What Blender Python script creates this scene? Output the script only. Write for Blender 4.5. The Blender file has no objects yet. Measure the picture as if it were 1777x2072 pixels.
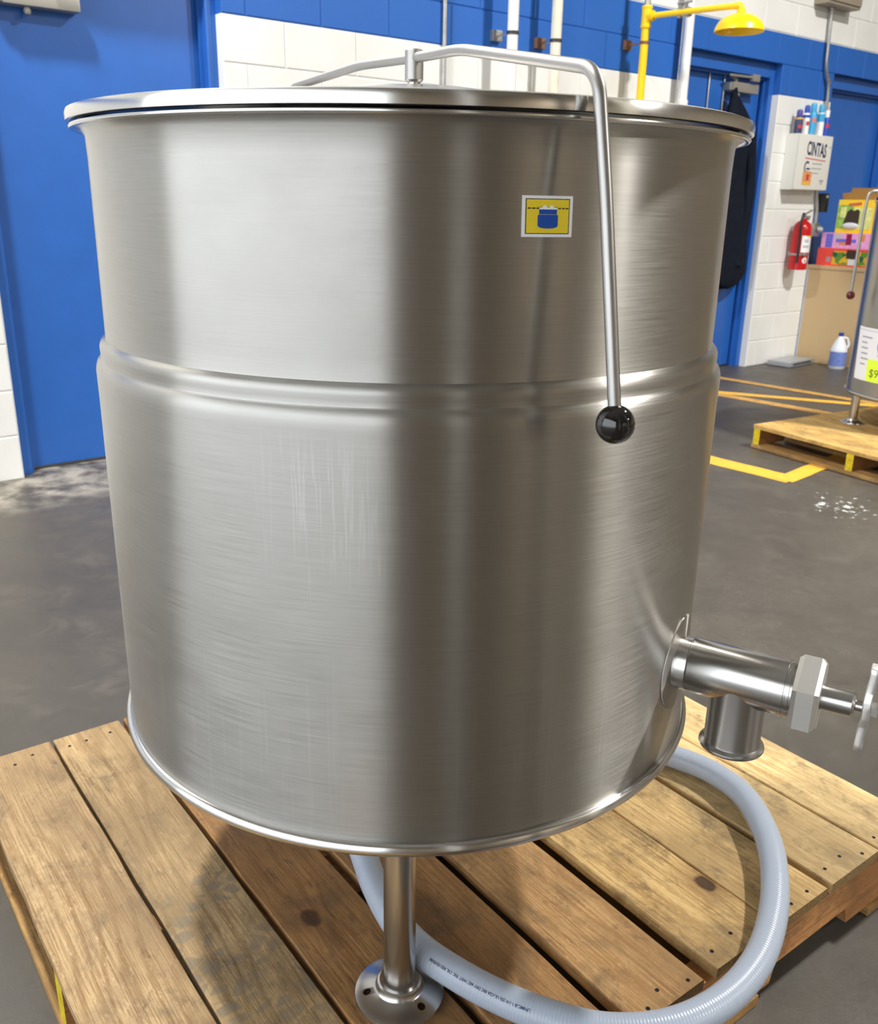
import bpy, bmesh, math, random
from mathutils import Vector, Matrix
R = math.radians
random.seed(7)
SC = bpy.context.scene
COL = SC.collection

# ------------------------------------------------------------------ camera
# metres; x runs along the back wall, y points into it (wall face at y = 0), z up
cam_d = bpy.data.cameras.new('camera')
cam = bpy.data.objects.new('camera', cam_d)
COL.objects.link(cam)
FW = Vector((0.587, 0.742, -0.322)).normalized()
RT = Vector((0.788, -0.616, 0.018)); RT = (RT - FW * RT.dot(FW)).normalized()
UP = RT.cross(FW)
M = Matrix((RT, UP, -FW)).transposed().to_4x4()
M.translation = Vector((-0.986, -4.300, 1.233))
cam.matrix_world = M
cam_d.sensor_fit = 'HORIZONTAL'; cam_d.sensor_width = 36.0
cam_d.lens = 37.41
cam_d.clip_start = 0.05; cam_d.clip_end = 100
cam_d.dof.use_dof = True
cam_d.dof.focus_distance = 1.15
cam_d.dof.aperture_fstop = 13.0
SC.camera = cam

# ------------------------------------------------------------------ world, exposure
SKY = 3.0            # overcast daylight, entering through the opening added in the left wall
W = bpy.data.worlds.new('world'); SC.world = W
W.use_nodes = True
W.node_tree.nodes['Background'].inputs[0].default_value = (0.9, 0.95, 1.0, 1)
W.node_tree.nodes['Background'].inputs[1].default_value = SKY
SC.view_settings.view_transform = 'Standard'
SC.view_settings.look = 'None'
SC.view_settings.gamma = 1.0
SC.view_settings.use_curve_mapping = False
SC.view_settings.exposure = 0.10
LAMP_POWER = 8.0

# ------------------------------------------------------------------ node helpers
def srgb(r, g, b):
    def f(c):
        c /= 255.0
        return c / 12.92 if c <= 0.04045 else ((c + 0.055) / 1.055) ** 2.4
    return (f(r), f(g), f(b), 1.0)

MATS = {}
def mat(name, col, rough=0.5, metal=0.0, spec=0.5, emit=0.0, noise=0.0, nscale=30.0, bump=0.0, coat=0.0):
    """plain surface with an optional faint mottling of its colour"""
    m = bpy.data.materials.new(name); m.use_nodes = True
    nt = m.node_tree; b = nt.nodes['Principled BSDF']
    b.inputs['Base Color'].default_value = col
    b.inputs['Roughness'].default_value = rough
    b.inputs['Metallic'].default_value = metal
    b.inputs['Specular IOR Level'].default_value = spec
    b.inputs['Coat Weight'].default_value = coat
    if emit:
        b.inputs['Emission Color'].default_value = col
        b.inputs['Emission Strength'].default_value = emit
    tc = nt.nodes.new('ShaderNodeTexCoord')
    n = nt.nodes.new('ShaderNodeTexNoise'); n.inputs['Scale'].default_value = nscale
    n.inputs['Detail'].default_value = 6
    nt.links.new(tc.outputs['Object'], n.inputs['Vector'])
    if noise:
        mx = nt.nodes.new('ShaderNodeMix'); mx.data_type = 'RGBA'; mx.blend_type = 'MULTIPLY'
        mx.inputs[0].default_value = 1.0
        mx.inputs[6].default_value = col
        rp = nt.nodes.new('ShaderNodeMapRange')
        rp.inputs[3].default_value = 1 - noise; rp.inputs[4].default_value = 1 + noise
        rp.inputs[1].default_value = 0.3; rp.inputs[2].default_value = 0.7
        nt.links.new(n.outputs[0], rp.inputs[0])
        nt.links.new(rp.outputs[0], mx.inputs[7])
        nt.links.new(mx.outputs[2], b.inputs['Base Color'])
    if bump:
        bp = nt.nodes.new('ShaderNodeBump'); bp.inputs['Strength'].default_value = bump
        bp.inputs['Distance'].default_value = 0.002
        nt.links.new(n.outputs[0], bp.inputs['Height'])
        nt.links.new(bp.outputs[0], b.inputs['Normal'])
    MATS[name] = m
    return m

class G:
    """tiny node-graph writer"""
    def __init__(s, name):
        s.m = bpy.data.materials.new(name); s.m.use_nodes = True
        s.nt = s.m.node_tree; s.b = s.nt.nodes['Principled BSDF']
        MATS[name] = s.m
    def n(s, t, **kw):
        o = s.nt.nodes.new(t)
        for k, v in kw.items(): setattr(o, k, v)
        return o
    def put(s, sock, v):
        if hasattr(v, 'is_output') or isinstance(v, bpy.types.NodeSocket): s.nt.links.new(v, sock)
        else: sock.default_value = v
    def math(s, op, a, b=None, c=None, clamp=False):
        o = s.n('ShaderNodeMath', operation=op, use_clamp=clamp)
        s.put(o.inputs[0], a)
        if b is not None: s.put(o.inputs[1], b)
        if c is not None: s.put(o.inputs[2], c)
        return o.outputs[0]
    def range(s, v, a, b, c=0.0, d=1.0, smooth=False):
        o = s.n('ShaderNodeMapRange'); o.clamp = True
        if smooth: o.interpolation_type = 'SMOOTHSTEP'
        s.put(o.inputs[0], v)
        for i, q in enumerate((a, b, c, d)): o.inputs[i + 1].default_value = q
        return o.outputs[0]
    def mix(s, f, a, b, mode='MIX'):
        o = s.n('ShaderNodeMix', data_type='RGBA', blend_type=mode)
        s.put(o.inputs[0], f); s.put(o.inputs[6], a); s.put(o.inputs[7], b)
        return o.outputs[2]
    def noise(s, vec, scale, detail=4.0, rough=0.55, dist=0.0):
        o = s.n('ShaderNodeTexNoise')
        s.nt.links.new(vec, o.inputs['Vector'])
        o.inputs['Scale'].default_value = scale; o.inputs['Detail'].default_value = detail
        o.inputs['Roughness'].default_value = rough; o.inputs['Distortion'].default_value = dist
        return o.outputs[0]
    def scale(s, vec, sx, sy, sz):
        o = s.n('ShaderNodeVectorMath', operation='MULTIPLY')
        s.nt.links.new(vec, o.inputs[0]); o.inputs[1].default_value = (sx, sy, sz)
        return o.outputs[0]
    def comb(s, x, y, z):
        o = s.n('ShaderNodeCombineXYZ')
        for i, v in enumerate((x, y, z)): s.put(o.inputs[i], v)
        return o.outputs[0]
    def sep(s, vec):
        o = s.n('ShaderNodeSeparateXYZ'); s.nt.links.new(vec, o.inputs[0]); return o.outputs
    def bump(s, h, strength, dist):
        o = s.n('ShaderNodeBump'); o.inputs['Strength'].default_value = strength; o.inputs['Distance'].default_value = dist
        s.nt.links.new(h, o.inputs['Height']); s.nt.links.new(o.outputs[0], s.b.inputs['Normal'])

# ------------------------------------------------------------------ materials
WHITE = (0.80, 0.81, 0.80, 1); BLUE = (0.021, 0.122, 0.465, 1)

def wall_paint():
    g = G('wall_paint')
    pos = g.n('ShaderNodeNewGeometry').outputs['Position']
    x, y, z = g.sep(pos)
    band = g.math('MULTIPLY', g.math('GREATER_THAN', z, 2.029), g.math('LESS_THAN', z, 2.434))
    n = g.noise(pos, 60.0, 5)
    n2 = g.noise(pos, 3.0, 4)
    wh = g.mix(g.range(n2, 0.35, 0.7), (0.80, 0.81, 0.80, 1), (0.74, 0.745, 0.72, 1))
    g.put(g.b.inputs['Base Color'], g.mix(band, wh, BLUE))
    g.put(g.b.inputs['Roughness'], g.range(band, 0, 1, 0.6, 0.5))
    g.b.inputs['Specular IOR Level'].default_value = 0.3
    g.bump(n, 0.25, 0.003)
    return g.m
wall_paint()

def floor_mat():
    g = G('concrete_floor')
    pos = g.n('ShaderNodeNewGeometry').outputs['Position']
    x, y, z = g.sep(pos)
    big = g.noise(pos, 0.9, 5, 0.6)
    mid = g.noise(pos, 5.0, 8, 0.7, 0.4)
    fine = g.noise(pos, 60.0, 6, 0.7)
    c = g.mix(g.range(big, 0.35, 0.65), (0.060, 0.052, 0.042, 1), (0.088, 0.077, 0.062, 1))
    c = g.mix(g.math('MULTIPLY', g.range(mid, 0.52, 0.75), 0.55), c, (0.135, 0.12, 0.10, 1))
    c = g.mix(g.math('MULTIPLY', g.range(mid, 0.46, 0.28), 0.5), c, (0.034, 0.030, 0.027, 1))
    c = g.mix(g.range(fine, 0.30, 0.70, 0.0, 0.30), c, (0.075, 0.068, 0.06, 1))
    # pale worn veins
    v = g.noise(pos, 14.0, 9, 0.62, 1.2)
    vein = g.math('MULTIPLY', g.range(g.math('ABSOLUTE', g.math('SUBTRACT', v, 0.5)), 0.0, 0.012, 1.0, 0.0), g.range(big, 0.48, 0.62))
    c = g.mix(g.math('MULTIPLY', vein, 0.12), c, (0.40, 0.36, 0.30, 1))
    # bare worn strip in front of the first door
    strip = g.math('MULTIPLY', g.range(y, -0.52, -0.30, 0, 1), g.range(g.noise(pos, 7.0, 6), 0.4, 0.62))
    c = g.mix(g.math('MULTIPLY', strip, g.range(x, 1.4, 0.9, 0, 0.75)), c, (0.46, 0.42, 0.34, 1))
    # spilled white paint flecks
    d = g.n('ShaderNodeVectorMath', operation='DISTANCE')
    d.inputs[1].default_value = (2.765, -2.42, 0)
    st = g.n('ShaderNodeVectorMath', operation='MULTIPLY'); g.nt.links.new(pos, st.inputs[0]); st.inputs[1].default_value = (1.0, 1.0, 0)
    g.nt.links.new(st.outputs[0], d.inputs[0])
    near = g.range(d.outputs['Value'], 0.05, 0.34, 1.0, 0.0)
    sp = g.noise(g.scale(pos, 1.0, 1.0, 1.0), 22.0, 5, 0.6, 0.3)
    th = g.math('SUBTRACT', 0.74, g.math('MULTIPLY', near, 0.20))
    spill = g.math('MULTIPLY', g.range(g.math('SUBTRACT', sp, th), 0.0, 0.05), g.math('GREATER_THAN', near, 0.02))
    c = g.mix(g.math('MULTIPLY', spill, 0.85), c, (0.72, 0.76, 0.76, 1))
    # scattered pale specks
    vo = g.n('ShaderNodeTexVoronoi'); vo.inputs['Scale'].default_value = 3.1
    g.nt.links.new(pos, vo.inputs['Vector'])
    c = g.mix(g.range(vo.outputs['Distance'], 0.022, 0.03, 0.8, 0.0), c, (0.6, 0.58, 0.54, 1))
    g.put(g.b.inputs['Base Color'], c)
    g.put(g.b.inputs['Roughness'], g.range(mid, 0.3, 0.7, 0.34, 0.55))
    g.b.inputs['Specular IOR Level'].default_value = 0.4
    g.bump(fine, 0.12, 0.003)
    return g.m
floor_mat()

def steel(name, rough, aniso, base=(0.50, 0.485, 0.455, 1), drips=False, axis='Z', brush=1.0):
    g = G(name)
    tc = g.n('ShaderNodeTexCoord').outputs['Object']
    x, y, z = g.sep(tc)
    th = g.math('ARCTAN2', y, x)
    g.b.inputs['Metallic'].default_value = 1.0
    vec = g.comb(g.math('MULTIPLY', th, 5.0), 0.0, g.math('MULTIPLY', z, 420.0)) if aniso else g.scale(tc, 500, 500, 500)
    br = g.noise(vec, 1.0, 3, 0.6)
    cloud = g.noise(g.comb(g.math('MULTIPLY', th, 2.2), 0.0, g.math('MULTIPLY', z, 7.0)), 1.6, 4)
    c = g.mix(g.range(br, 0.3, 0.7, 1.0 - brush, 1.0), tuple(0.88 * v for v in base[:3]) + (1,), base)
    r = g.math('ADD', g.range(br, 0.3, 0.7, rough - 0.03 * brush, rough + 0.03 * brush), g.range(cloud, 0.3, 0.7, -0.02, 0.03))
    if drips:
        # dried water runs below the shoulder, as pale vertical streaks
        dv = g.comb(g.math('MULTIPLY', th, 26.0), 0.0, g.math('MULTIPLY', z, 2.0))
        dn = g.noise(dv, 1.0, 4, 0.65, 0.25)
        nar = g.range(g.math('ABSOLUTE', g.math('SUBTRACT', dn, 0.53)), 0.0, 0.035, 1.0, 0.0)
        zlim = g.math('ADD', 0.50, g.math('MULTIPLY', g.noise(g.comb(g.math('MULTIPLY', th, 40.0), 3.0, 0.0), 1.0, 1), 0.42))
        m1 = g.math('MULTIPLY', g.range(z, 0.855, 0.815), g.range(g.math('SUBTRACT', z, zlim), -0.02, 0.03))
        thm = g.math('MULTIPLY', g.range(th, -2.62, -2.52), g.range(th, -2.22, -2.28))
        dm = g.math('MULTIPLY', g.math('MULTIPLY', nar, m1), g.math('MULTIPLY', thm, 0.24))
        # faint vertical smears lower down
        sm = g.noise(g.comb(g.math('MULTIPLY', th, 55.0), 9.0, g.math('MULTIPLY', z, 3.0)), 1.0, 3)
        sm = g.math('MULTIPLY', g.range(sm, 0.55, 0.75), g.math('MULTIPLY', g.range(z, 0.60, 0.45), 0.16))
        c = g.mix(g.math('ADD', dm, sm), c, (0.78, 0.76, 0.73, 1))
        r = g.math('ADD', r, g.math('MULTIPLY', dm, 0.16))
    g.put(g.b.inputs['Base Color'], c)
    g.put(g.b.inputs['Roughness'], r)
    if aniso:
        g.b.inputs['Anisotropic'].default_value = aniso
        g.b.inputs['Anisotropic Rotation'].default_value = 0.25
        t = g.n('ShaderNodeTangent'); t.direction_type = 'RADIAL'; t.axis = 'Z'
        g.nt.links.new(t.outputs[0], g.b.inputs['Tangent'])
    return g.m
steel('brushed_steel', 0.345, 0.95, drips=True)
steel('brushed_steel_plain', 0.42, 0.95)
steel('polished_steel', 0.20, 0.75, base=(0.66, 0.65, 0.63, 1), brush=0.3)
steel('satin_steel', 0.24, 0.0, base=(0.50, 0.49, 0.475, 1), brush=0.0)
steel('dull_steel', 0.40, 0.0, base=(0.40, 0.39, 0.375, 1), brush=0.0)
steel('cast_steel', 0.46, 0.0, base=(0.82, 0.81, 0.79, 1), brush=0.0)

def wood_mat(name='pallet_wood'):
    g = G(name)
    oi = g.n('ShaderNodeObjectInfo')
    tc = g.n('ShaderNodeTexCoord').outputs['Object']
    off = g.n('ShaderNodeVectorMath', operation='ADD')
    g.nt.links.new(tc, off.inputs[0])
    rr = g.comb(g.math('MULTIPLY', oi.outputs['Random'], 31.0), g.math('MULTIPLY', oi.outputs['Random'], 17.0), g.math('MULTIPLY', oi.outputs['Random'], 5.0))
    g.nt.links.new(rr, off.inputs[1])
    v = off.outputs[0]
    warp = g.noise(g.scale(v, 1.6, 7.0, 7.0), 1.0, 3, 0.5)
    vx, vy, vz = g.sep(v)
    kx, ky = g.n('ShaderNodeAttribute'), g.n('ShaderNodeAttribute')
    for a_, nm in ((kx, 'knot_x'), (ky, 'knot_y')): a_.attribute_type = 'OBJECT'; a_.attribute_name = nm
    bx_, by_, _z = g.sep(tc)
    ddx = g.math('MULTIPLY', g.math('SUBTRACT', bx_, kx.outputs['Fac']), 0.8); ddy = g.math('MULTIPLY', g.math('SUBTRACT', by_, ky.outputs['Fac']), 1.15)
    kdist = g.math('SQRT', g.math('ADD', g.math('MULTIPLY', ddx, ddx), g.math('MULTIPLY', ddy, ddy)))
    kdist = g.math('ADD', kdist, g.math('MULTIPLY', g.math('SUBTRACT', g.noise(tc, 40.0, 3), 0.5), 0.012))
    vy = g.math('ADD', vy, g.math('MULTIPLY', g.range(kdist, 0.0, 0.085, 1.0, 0.0, True), g.math('MULTIPLY', ddy, 0.75)))
    ring = g.math('SINE', g.math('ADD', g.math('MULTIPLY', vy, 190.0), g.math('ADD', g.math('MULTIPLY', warp, 34.0), g.math('MULTIPLY', vx, 5.0))))
    ring = g.range(ring, 0.1, 0.95, 0, 1)
    grain = g.noise(g.scale(v, 14.0, 260.0, 160.0), 1.0, 4, 0.7)
    flake = g.noise(g.scale(v, 60.0, 190.0, 90.0), 1.0, 3, 0.7)
    base = oi.outputs['Color']
    dark = g.mix(1.0, base, (0.50, 0.38, 0.26, 1), 'MULTIPLY')
    fibre = g.noise(g.scale(v, 5.0, 420.0, 200.0), 1.0, 3, 0.6)
    c = g.mix(g.math('MULTIPLY', ring, g.range(g.noise(g.scale(v, 1.0, 3.0, 1.0), 2.0, 2), 0.4, 0.65, 0.1, 0.62)), base, dark)
    c = g.mix(g.range(fibre, 0.47, 0.60, 0, 0.60), c, dark)
    c = g.mix(g.range(grain, 0.52, 0.70, 0, 0.60), c, g.mix(1.0, base, (0.32, 0.22, 0.14, 1), 'MULTIPLY'))
    c = g.mix(g.range(flake, 0.55, 0.68, 0, 0.6), c, g.mix(1.0, base, (1.22, 1.28, 1.42, 1), 'MULTIPLY'))
    weather = g.noise(g.scale(v, 1.0, 2.0, 1.0), 3.2, 5, 0.6)
    c = g.mix(g.range(weather, 0.42, 0.60, 0, 0.72), c, g.mix(1.0, base, (0.50, 0.47, 0.45, 1), 'MULTIPLY'))
    # dirt: soft grey-brown stains with torn edges, smaller dark flecks
    st = g.noise(g.scale(v, 1.0, 1.4, 1.0), 6.5, 7, 0.72, 0.6)
    c = g.mix(g.math('MULTIPLY', g.range(st, 0.49, 0.68), 0.62), c, (0.115, 0.082, 0.052, 1))
    st2 = g.noise(g.scale(v, 1.0, 1.5, 1.0), 15.0, 9, 0.78, 0.5)
    c = g.mix(g.math('MULTIPLY', g.range(st2, 0.55, 0.70), 0.66), c, (0.06, 0.042, 0.03, 1))
    sk = g.noise(g.scale(v, 50.0, 150.0, 90.0), 1.0, 5, 0.75, 0.4)
    c = g.mix(g.range(sk, 0.655, 0.70, 0, 0.6), c, g.mix(1.0, base, (0.22, 0.16, 0.11, 1), 'MULTIPLY'))
    # knots
    vo = g.n('ShaderNodeTexVoronoi'); vo.inputs['Scale'].default_value = 1.0
    g.nt.links.new(g.scale(v, 2.2, 4.4, 0.0), vo.inputs['Vector'])
    kd = g.math('ADD', vo.outputs['Distance'], g.math('MULTIPLY', g.math('SUBTRACT', warp, 0.5), 0.08))
    c = g.mix(g.range(kd, 0.055, 0.12, 0.75, 0.0), c, (0.16, 0.075, 0.028, 1))
    c = g.mix(g.range(kd, 0.02, 0.05, 0.6, 0.0), c, (0.045, 0.022, 0.01, 1))
    c = g.mix(g.range(kdist, 0.018, 0.055, 0.55, 0.0), c, (0.20, 0.09, 0.028, 1))
    kring = g.math('SINE', g.math('MULTIPLY', kdist, 2400.0))
    c = g.mix(g.range(kdist, 0.013, 0.019, 0.92, 0.0), c, g.mix(g.range(kring, -0.4, 0.6), (0.085, 0.036, 0.014, 1), (0.022, 0.011, 0.006, 1)))
    g.put(g.b.inputs['Base Color'], c)
    g.b.inputs['Roughness'].default_value = 0.62
    g.b.inputs['Specular IOR Level'].default_value = 0.3
    h = g.math('ADD', g.math('MULTIPLY', grain, 0.6), g.math('MULTIPLY', ring, 0.25))
    g.bump(h, 0.7, 0.0025)
    return g.m
wood_mat()

def end_grain():
    g = G('pallet_end_grain')
    tc = g.n('ShaderNodeTexCoord').outputs['Object']
    oi = g.n('ShaderNodeObjectInfo')
    n = g.noise(g.scale(tc, 90.0, 120.0, 260.0), 1.0, 4, 0.7)
    a = g.noise(g.scale(tc, 10.0, 18.0, 60.0), 1.0, 3)
    ring = g.math('SINE', g.math('ADD', g.math('MULTIPLY', g.sep(tc)[1], 900.0), g.math('MULTIPLY', a, 26.0)))
    c = g.mix(1.0, oi.outputs['Color'], (0.42, 0.36, 0.27, 1), 'MULTIPLY')
    c = g.mix(g.range(ring, -0.2, 0.8, 0, 0.55), c, (0.07, 0.045, 0.02, 1))
    c = g.mix(g.range(n, 0.5, 0.7, 0, 0.7), c, (0.045, 0.03, 0.016, 1))
    g.put(g.b.inputs['Base Color'], c); g.b.inputs['Roughness'].default_value = 0.8
    g.bump(n, 0.8, 0.003)
end_grain()

def footprint_wood():
    """same timber with grey cobble-shaped sole prints on it"""
    m = MATS['pallet_wood'].copy(); m.name = 'pallet_wood_footprints'
    nt = m.node_tree; b = nt.nodes['Principled BSDF']
    src = b.inputs['Base Color'].links[0].from_socket
    tc = nt.nodes.new('ShaderNodeTexCoord')
    vo = nt.nodes.new('ShaderNodeTexVoronoi'); vo.inputs['Scale'].default_value = 36; vo.feature = 'DISTANCE_TO_EDGE'; vo.inputs['Randomness'].default_value = 0.75
    vm = nt.nodes.new('ShaderNodeVectorMath'); vm.operation = 'MULTIPLY'; vm.inputs[1].default_value = (1.0, 0.75, 0.0)
    nt.links.new(tc.outputs['Object'], vm.inputs[0]); nt.links.new(vm.outputs[0], vo.inputs['Vector'])
    r1 = nt.nodes.new('ShaderNodeMapRange'); r1.inputs[1].default_value = 0.10; r1.inputs[2].default_value = 0.17
    nt.links.new(vo.outputs['Distance'], r1.inputs[0])
    n = nt.nodes.new('ShaderNodeTexNoise'); n.inputs['Scale'].default_value = 7.0; n.inputs['Detail'].default_value = 3
    nt.links.new(tc.outputs['Object'], n.inputs['Vector'])
    r2 = nt.nodes.new('ShaderNodeMapRange'); r2.inputs[1].default_value = 0.38; r2.inputs[2].default_value = 0.46; r2.inputs[4].default_value = 0.70
    nt.links.new(n.outputs[0], r2.inputs[0])
    mu = nt.nodes.new('ShaderNodeMath'); mu.operation = 'MULTIPLY'
    nt.links.new(r1.outputs[0], mu.inputs[0]); nt.links.new(r2.outputs[0], mu.inputs[1])
    dv = nt.nodes.new('ShaderNodeVectorMath'); dv.operation = 'DISTANCE'; dv.inputs[1].default_value = (-0.13, -0.045, 0)
    nt.links.new(tc.outputs['Object'], dv.inputs[0])
    r3 = nt.nodes.new('ShaderNodeMapRange'); r3.inputs[1].default_value = 0.22; r3.inputs[2].default_value = 0.15
    nt.links.new(dv.outputs['Value'], r3.inputs[0])
    mu2 = nt.nodes.new('ShaderNodeMath'); mu2.operation = 'MULTIPLY'
    nt.links.new(mu.outputs[0], mu2.inputs[0]); nt.links.new(r3.outputs[0], mu2.inputs[1]); mu = mu2
    mx = nt.nodes.new('ShaderNodeMix'); mx.data_type = 'RGBA'
    nt.links.new(mu.outputs[0], mx.inputs[0]); nt.links.new(src, mx.inputs[6]); mx.inputs[7].default_value = (0.20, 0.165, 0.115, 1)
    nt.links.new(mx.outputs[2], b.inputs['Base Color'])
    MATS['pallet_wood_footprints'] = m
footprint_wood()

def hose_mat():
    g = G('hose_pvc')
    uv = g.n('ShaderNodeUVMap').outputs[0]
    u, v, _ = g.sep(uv)
    w = g.math('SINE', g.math('MULTIPLY', u, 2 * math.pi / 0.0048))
    tc = g.n('ShaderNodeTexCoord').outputs['Object']
    sc = g.noise(tc, 55.0, 6, 0.7)
    c = g.mix(g.range(sc, 0.62, 0.75, 0, 0.25), (0.40, 0.46, 0.56, 1), (0.22, 0.24, 0.28, 1))
    g.put(g.b.inputs['Base Color'], c)
    g.b.inputs['Roughness'].default_value = 0.30
    g.b.inputs['Specular IOR Level'].default_value = 0.5
    g.bump(w, 0.16, 0.0010)
hose_mat()

def print_mat(name, a, b_, c_, scale=26.0):
    """blurry multi-coloured carton printing"""
    g = G(name)
    tc = g.n('ShaderNodeTexCoord').outputs['Object']
    vo = g.n('ShaderNodeTexVoronoi'); vo.inputs['Scale'].default_value = scale
    g.nt.links.new(tc, vo.inputs['Vector'])
    sp = g.sep(vo.outputs['Color'])
    c = g.mix(g.math('GREATER_THAN', sp[0], 0.5), a, b_)
    c = g.mix(g.math('GREATER_THAN', sp[1], 0.72), c, c_)
    g.put(g.b.inputs['Base Color'], c); g.b.inputs['Roughness'].default_value = 0.4

mat('blue_paint', BLUE, 0.34, spec=0.5, noise=0.04, nscale=8)
mat('white_paint', (0.78, 0.78, 0.77, 1), 0.45)
mat('aged_white_paint', (0.74, 0.70, 0.58, 1), 0.5, noise=0.10, nscale=12)
mat('wall_plain', (0.72, 0.72, 0.70, 1), 0.6, noise=0.03)
mat('dark_wall', (0.42, 0.355, 0.27, 1), 0.7, noise=0.15, nscale=1.5)
mat('ceiling_paint', (0.50, 0.49, 0.46, 1), 0.8, noise=0.05)
mat('yellow_tape', srgb(236, 178, 62), 0.5, noise=0.10, nscale=25)
mat('faded_yellow_tape', srgb(196, 150, 78), 0.55, noise=0.20, nscale=18)
mat('safety_yellow', srgb(250, 206, 14), 0.30)
mat('stringer_yellow', srgb(212, 186, 24), 0.6, noise=0.25, nscale=60)
mat('galvanised', (0.45, 0.45, 0.44, 1), 0.42, metal=0.9, noise=0.12, nscale=40)
mat('rusty', (0.20, 0.10, 0.06, 1), 0.7, noise=0.3, nscale=60)
mat('dark_clamp', (0.05, 0.05, 0.05, 1), 0.5, metal=0.5)
mat('black_gloss', (0.006, 0.006, 0.007, 1), 0.08, spec=0.6, coat=0.5)
mat('red_gloss', (0.10, 0.008, 0.012, 1), 0.15)
mat('black_plastic', (0.012, 0.013, 0.014, 1), 0.4)
mat('hole_black', (0.006, 0.005, 0.005, 1), 0.9)
mat('navy_cloth', (0.0045, 0.0075, 0.016, 1), 0.9, spec=0.2, noise=0.3, nscale=20)
mat('extinguisher_red', srgb(186, 18, 26), 0.25)
mat('label_white', (0.80, 0.80, 0.80, 1), 0.5)
mat('label_grey', (0.45, 0.46, 0.50, 1), 0.5)
mat('label_yellow', srgb(228, 202, 44), 0.35)
mat('label_blue', srgb(8, 70, 160), 0.35)
mat('label_black', (0.012, 0.012, 0.012, 1), 0.4)
mat('dispenser_white', (0.70, 0.70, 0.66, 1), 0.4)
mat('ink_navy', (0.018, 0.022, 0.085, 1), 0.5)
mat('ink_red', srgb(206, 120, 112), 0.5)
mat('ink_grey', (0.30, 0.31, 0.36, 1), 0.5)
mat('print_warm', srgb(214, 150, 96), 0.5, noise=0.5, nscale=120)
mat('cabinet_tan', srgb(190, 163, 122), 0.6, noise=0.05, nscale=200)
mat('cardboard', srgb(152, 112, 52), 0.7, noise=0.05)
mat('carton_yellow', srgb(242, 202, 48), 0.4)
mat('carton_green', srgb(140, 186, 84), 0.4, noise=0.35, nscale=30)
mat('carton_lime', srgb(216, 220, 140), 0.4, noise=0.2, nscale=30)
mat('carton_pink', srgb(224, 158, 208), 0.4, noise=0.1, nscale=25)
mat('carton_purple', srgb(104, 104, 206), 0.4, noise=0.2, nscale=40)
mat('carton_maroon', srgb(140, 24, 70), 0.4)
mat('carton_orange', srgb(214, 134, 70), 0.4)
mat('carton_red', srgb(236, 74, 62), 0.4, noise=0.06)
mat('carton_inside', (0.04, 0.025, 0.016, 1), 0.8)
print_mat('carton_fruit', srgb(214, 170, 50), srgb(92, 140, 50), srgb(30, 96, 70))
mat('bag_white', (0.65, 0.66, 0.72, 1), 0.35)
mat('jug_plastic', (0.66, 0.70, 0.76, 1), 0.35)
mat('jug_label', srgb(104, 124, 190), 0.4, noise=0.25, nscale=60)
mat('cap_blue', srgb(28, 44, 130), 0.35)
mat('device_grey', (0.40, 0.42, 0.45, 1), 0.4, metal=0.3)
mat('closer_metal', (0.36, 0.35, 0.32, 1), 0.45, metal=0.5)
mat('beige_metal', srgb(150, 140, 124), 0.5)
mat('can_cyan', srgb(64, 164, 214), 0.25)
mat('can_blue', srgb(36, 72, 180), 0.3)
mat('can_navy', srgb(52, 58, 96), 0.3)
mat('can_gold', srgb(220, 180, 80), 0.35)
mat('can_red', srgb(196, 60, 64), 0.35)
mat('can_purple', srgb(72, 62, 150), 0.35)
mat('sheet_white', (0.80, 0.80, 0.84, 1), 0.3)
mat('note_lime', srgb(222, 250, 60), 0.6)
mat('pen_blue', srgb(112, 122, 196), 0.5)
mat('pen_olive', srgb(96, 110, 24), 0.5)
mat('lamp_housing', (0.05, 0.05, 0.05, 1), 0.5)
def lamp_mat(name, strength):
    g = G(name)
    g.b.inputs['Base Color'].default_value = (0.8, 0.8, 0.8, 1)
    g.b.inputs['Emission Color'].default_value = (1.0, 0.97, 0.92, 1)
    g.b.inputs['Emission Strength'].default_value = strength
    return g.m
lamp_mat('lamp_diffuser', 150.0 * LAMP_POWER)
lamp_mat('lamp_diffuser_bright', 110.0 * LAMP_POWER)

# ------------------------------------------------------------------ object helpers
def link(name, data, parent=None, loc=(0, 0, 0), rot=(0, 0, 0)):
    o = bpy.data.objects.new(name, data); COL.objects.link(o)
    o.location = loc; o.rotation_euler = rot
    if parent: o.parent = parent
    return o
def thing(name, label, cat, loc=(0, 0, 0), rot=(0, 0, 0), group=None):
    o = link(name, None, None, loc, rot); o.empty_display_size = 0.1
    return tag(o, label, cat, group)
def tag(o, label, cat, group=None):
    o['label'] = label; o['category'] = cat
    if group: o['group'] = group
    return o
def setting(o, label=None, cat=None):
    o['kind'] = 'structure'
    if label: o['label'] = label
    if cat: o['category'] = cat
    return o
def obj(name, bm, mats, parent=None, loc=(0, 0, 0), rot=(0, 0, 0), smooth=False):
    bmesh.ops.recalc_face_normals(bm, faces=bm.faces)
    if smooth is not False:
        ang = R(40) if smooth is True else R(smooth)
        for f in bm.faces: f.smooth = True
        for e in bm.edges:
            if len(e.link_faces) == 2 and e.calc_face_angle(0) > ang: e.smooth = False
    me = bpy.data.meshes.new(name); bm.to_mesh(me); bm.free()
    for m in ([mats] if isinstance(mats, str) else mats): me.materials.append(MATS[m])
    return link(name, me, parent, loc, rot)
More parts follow.
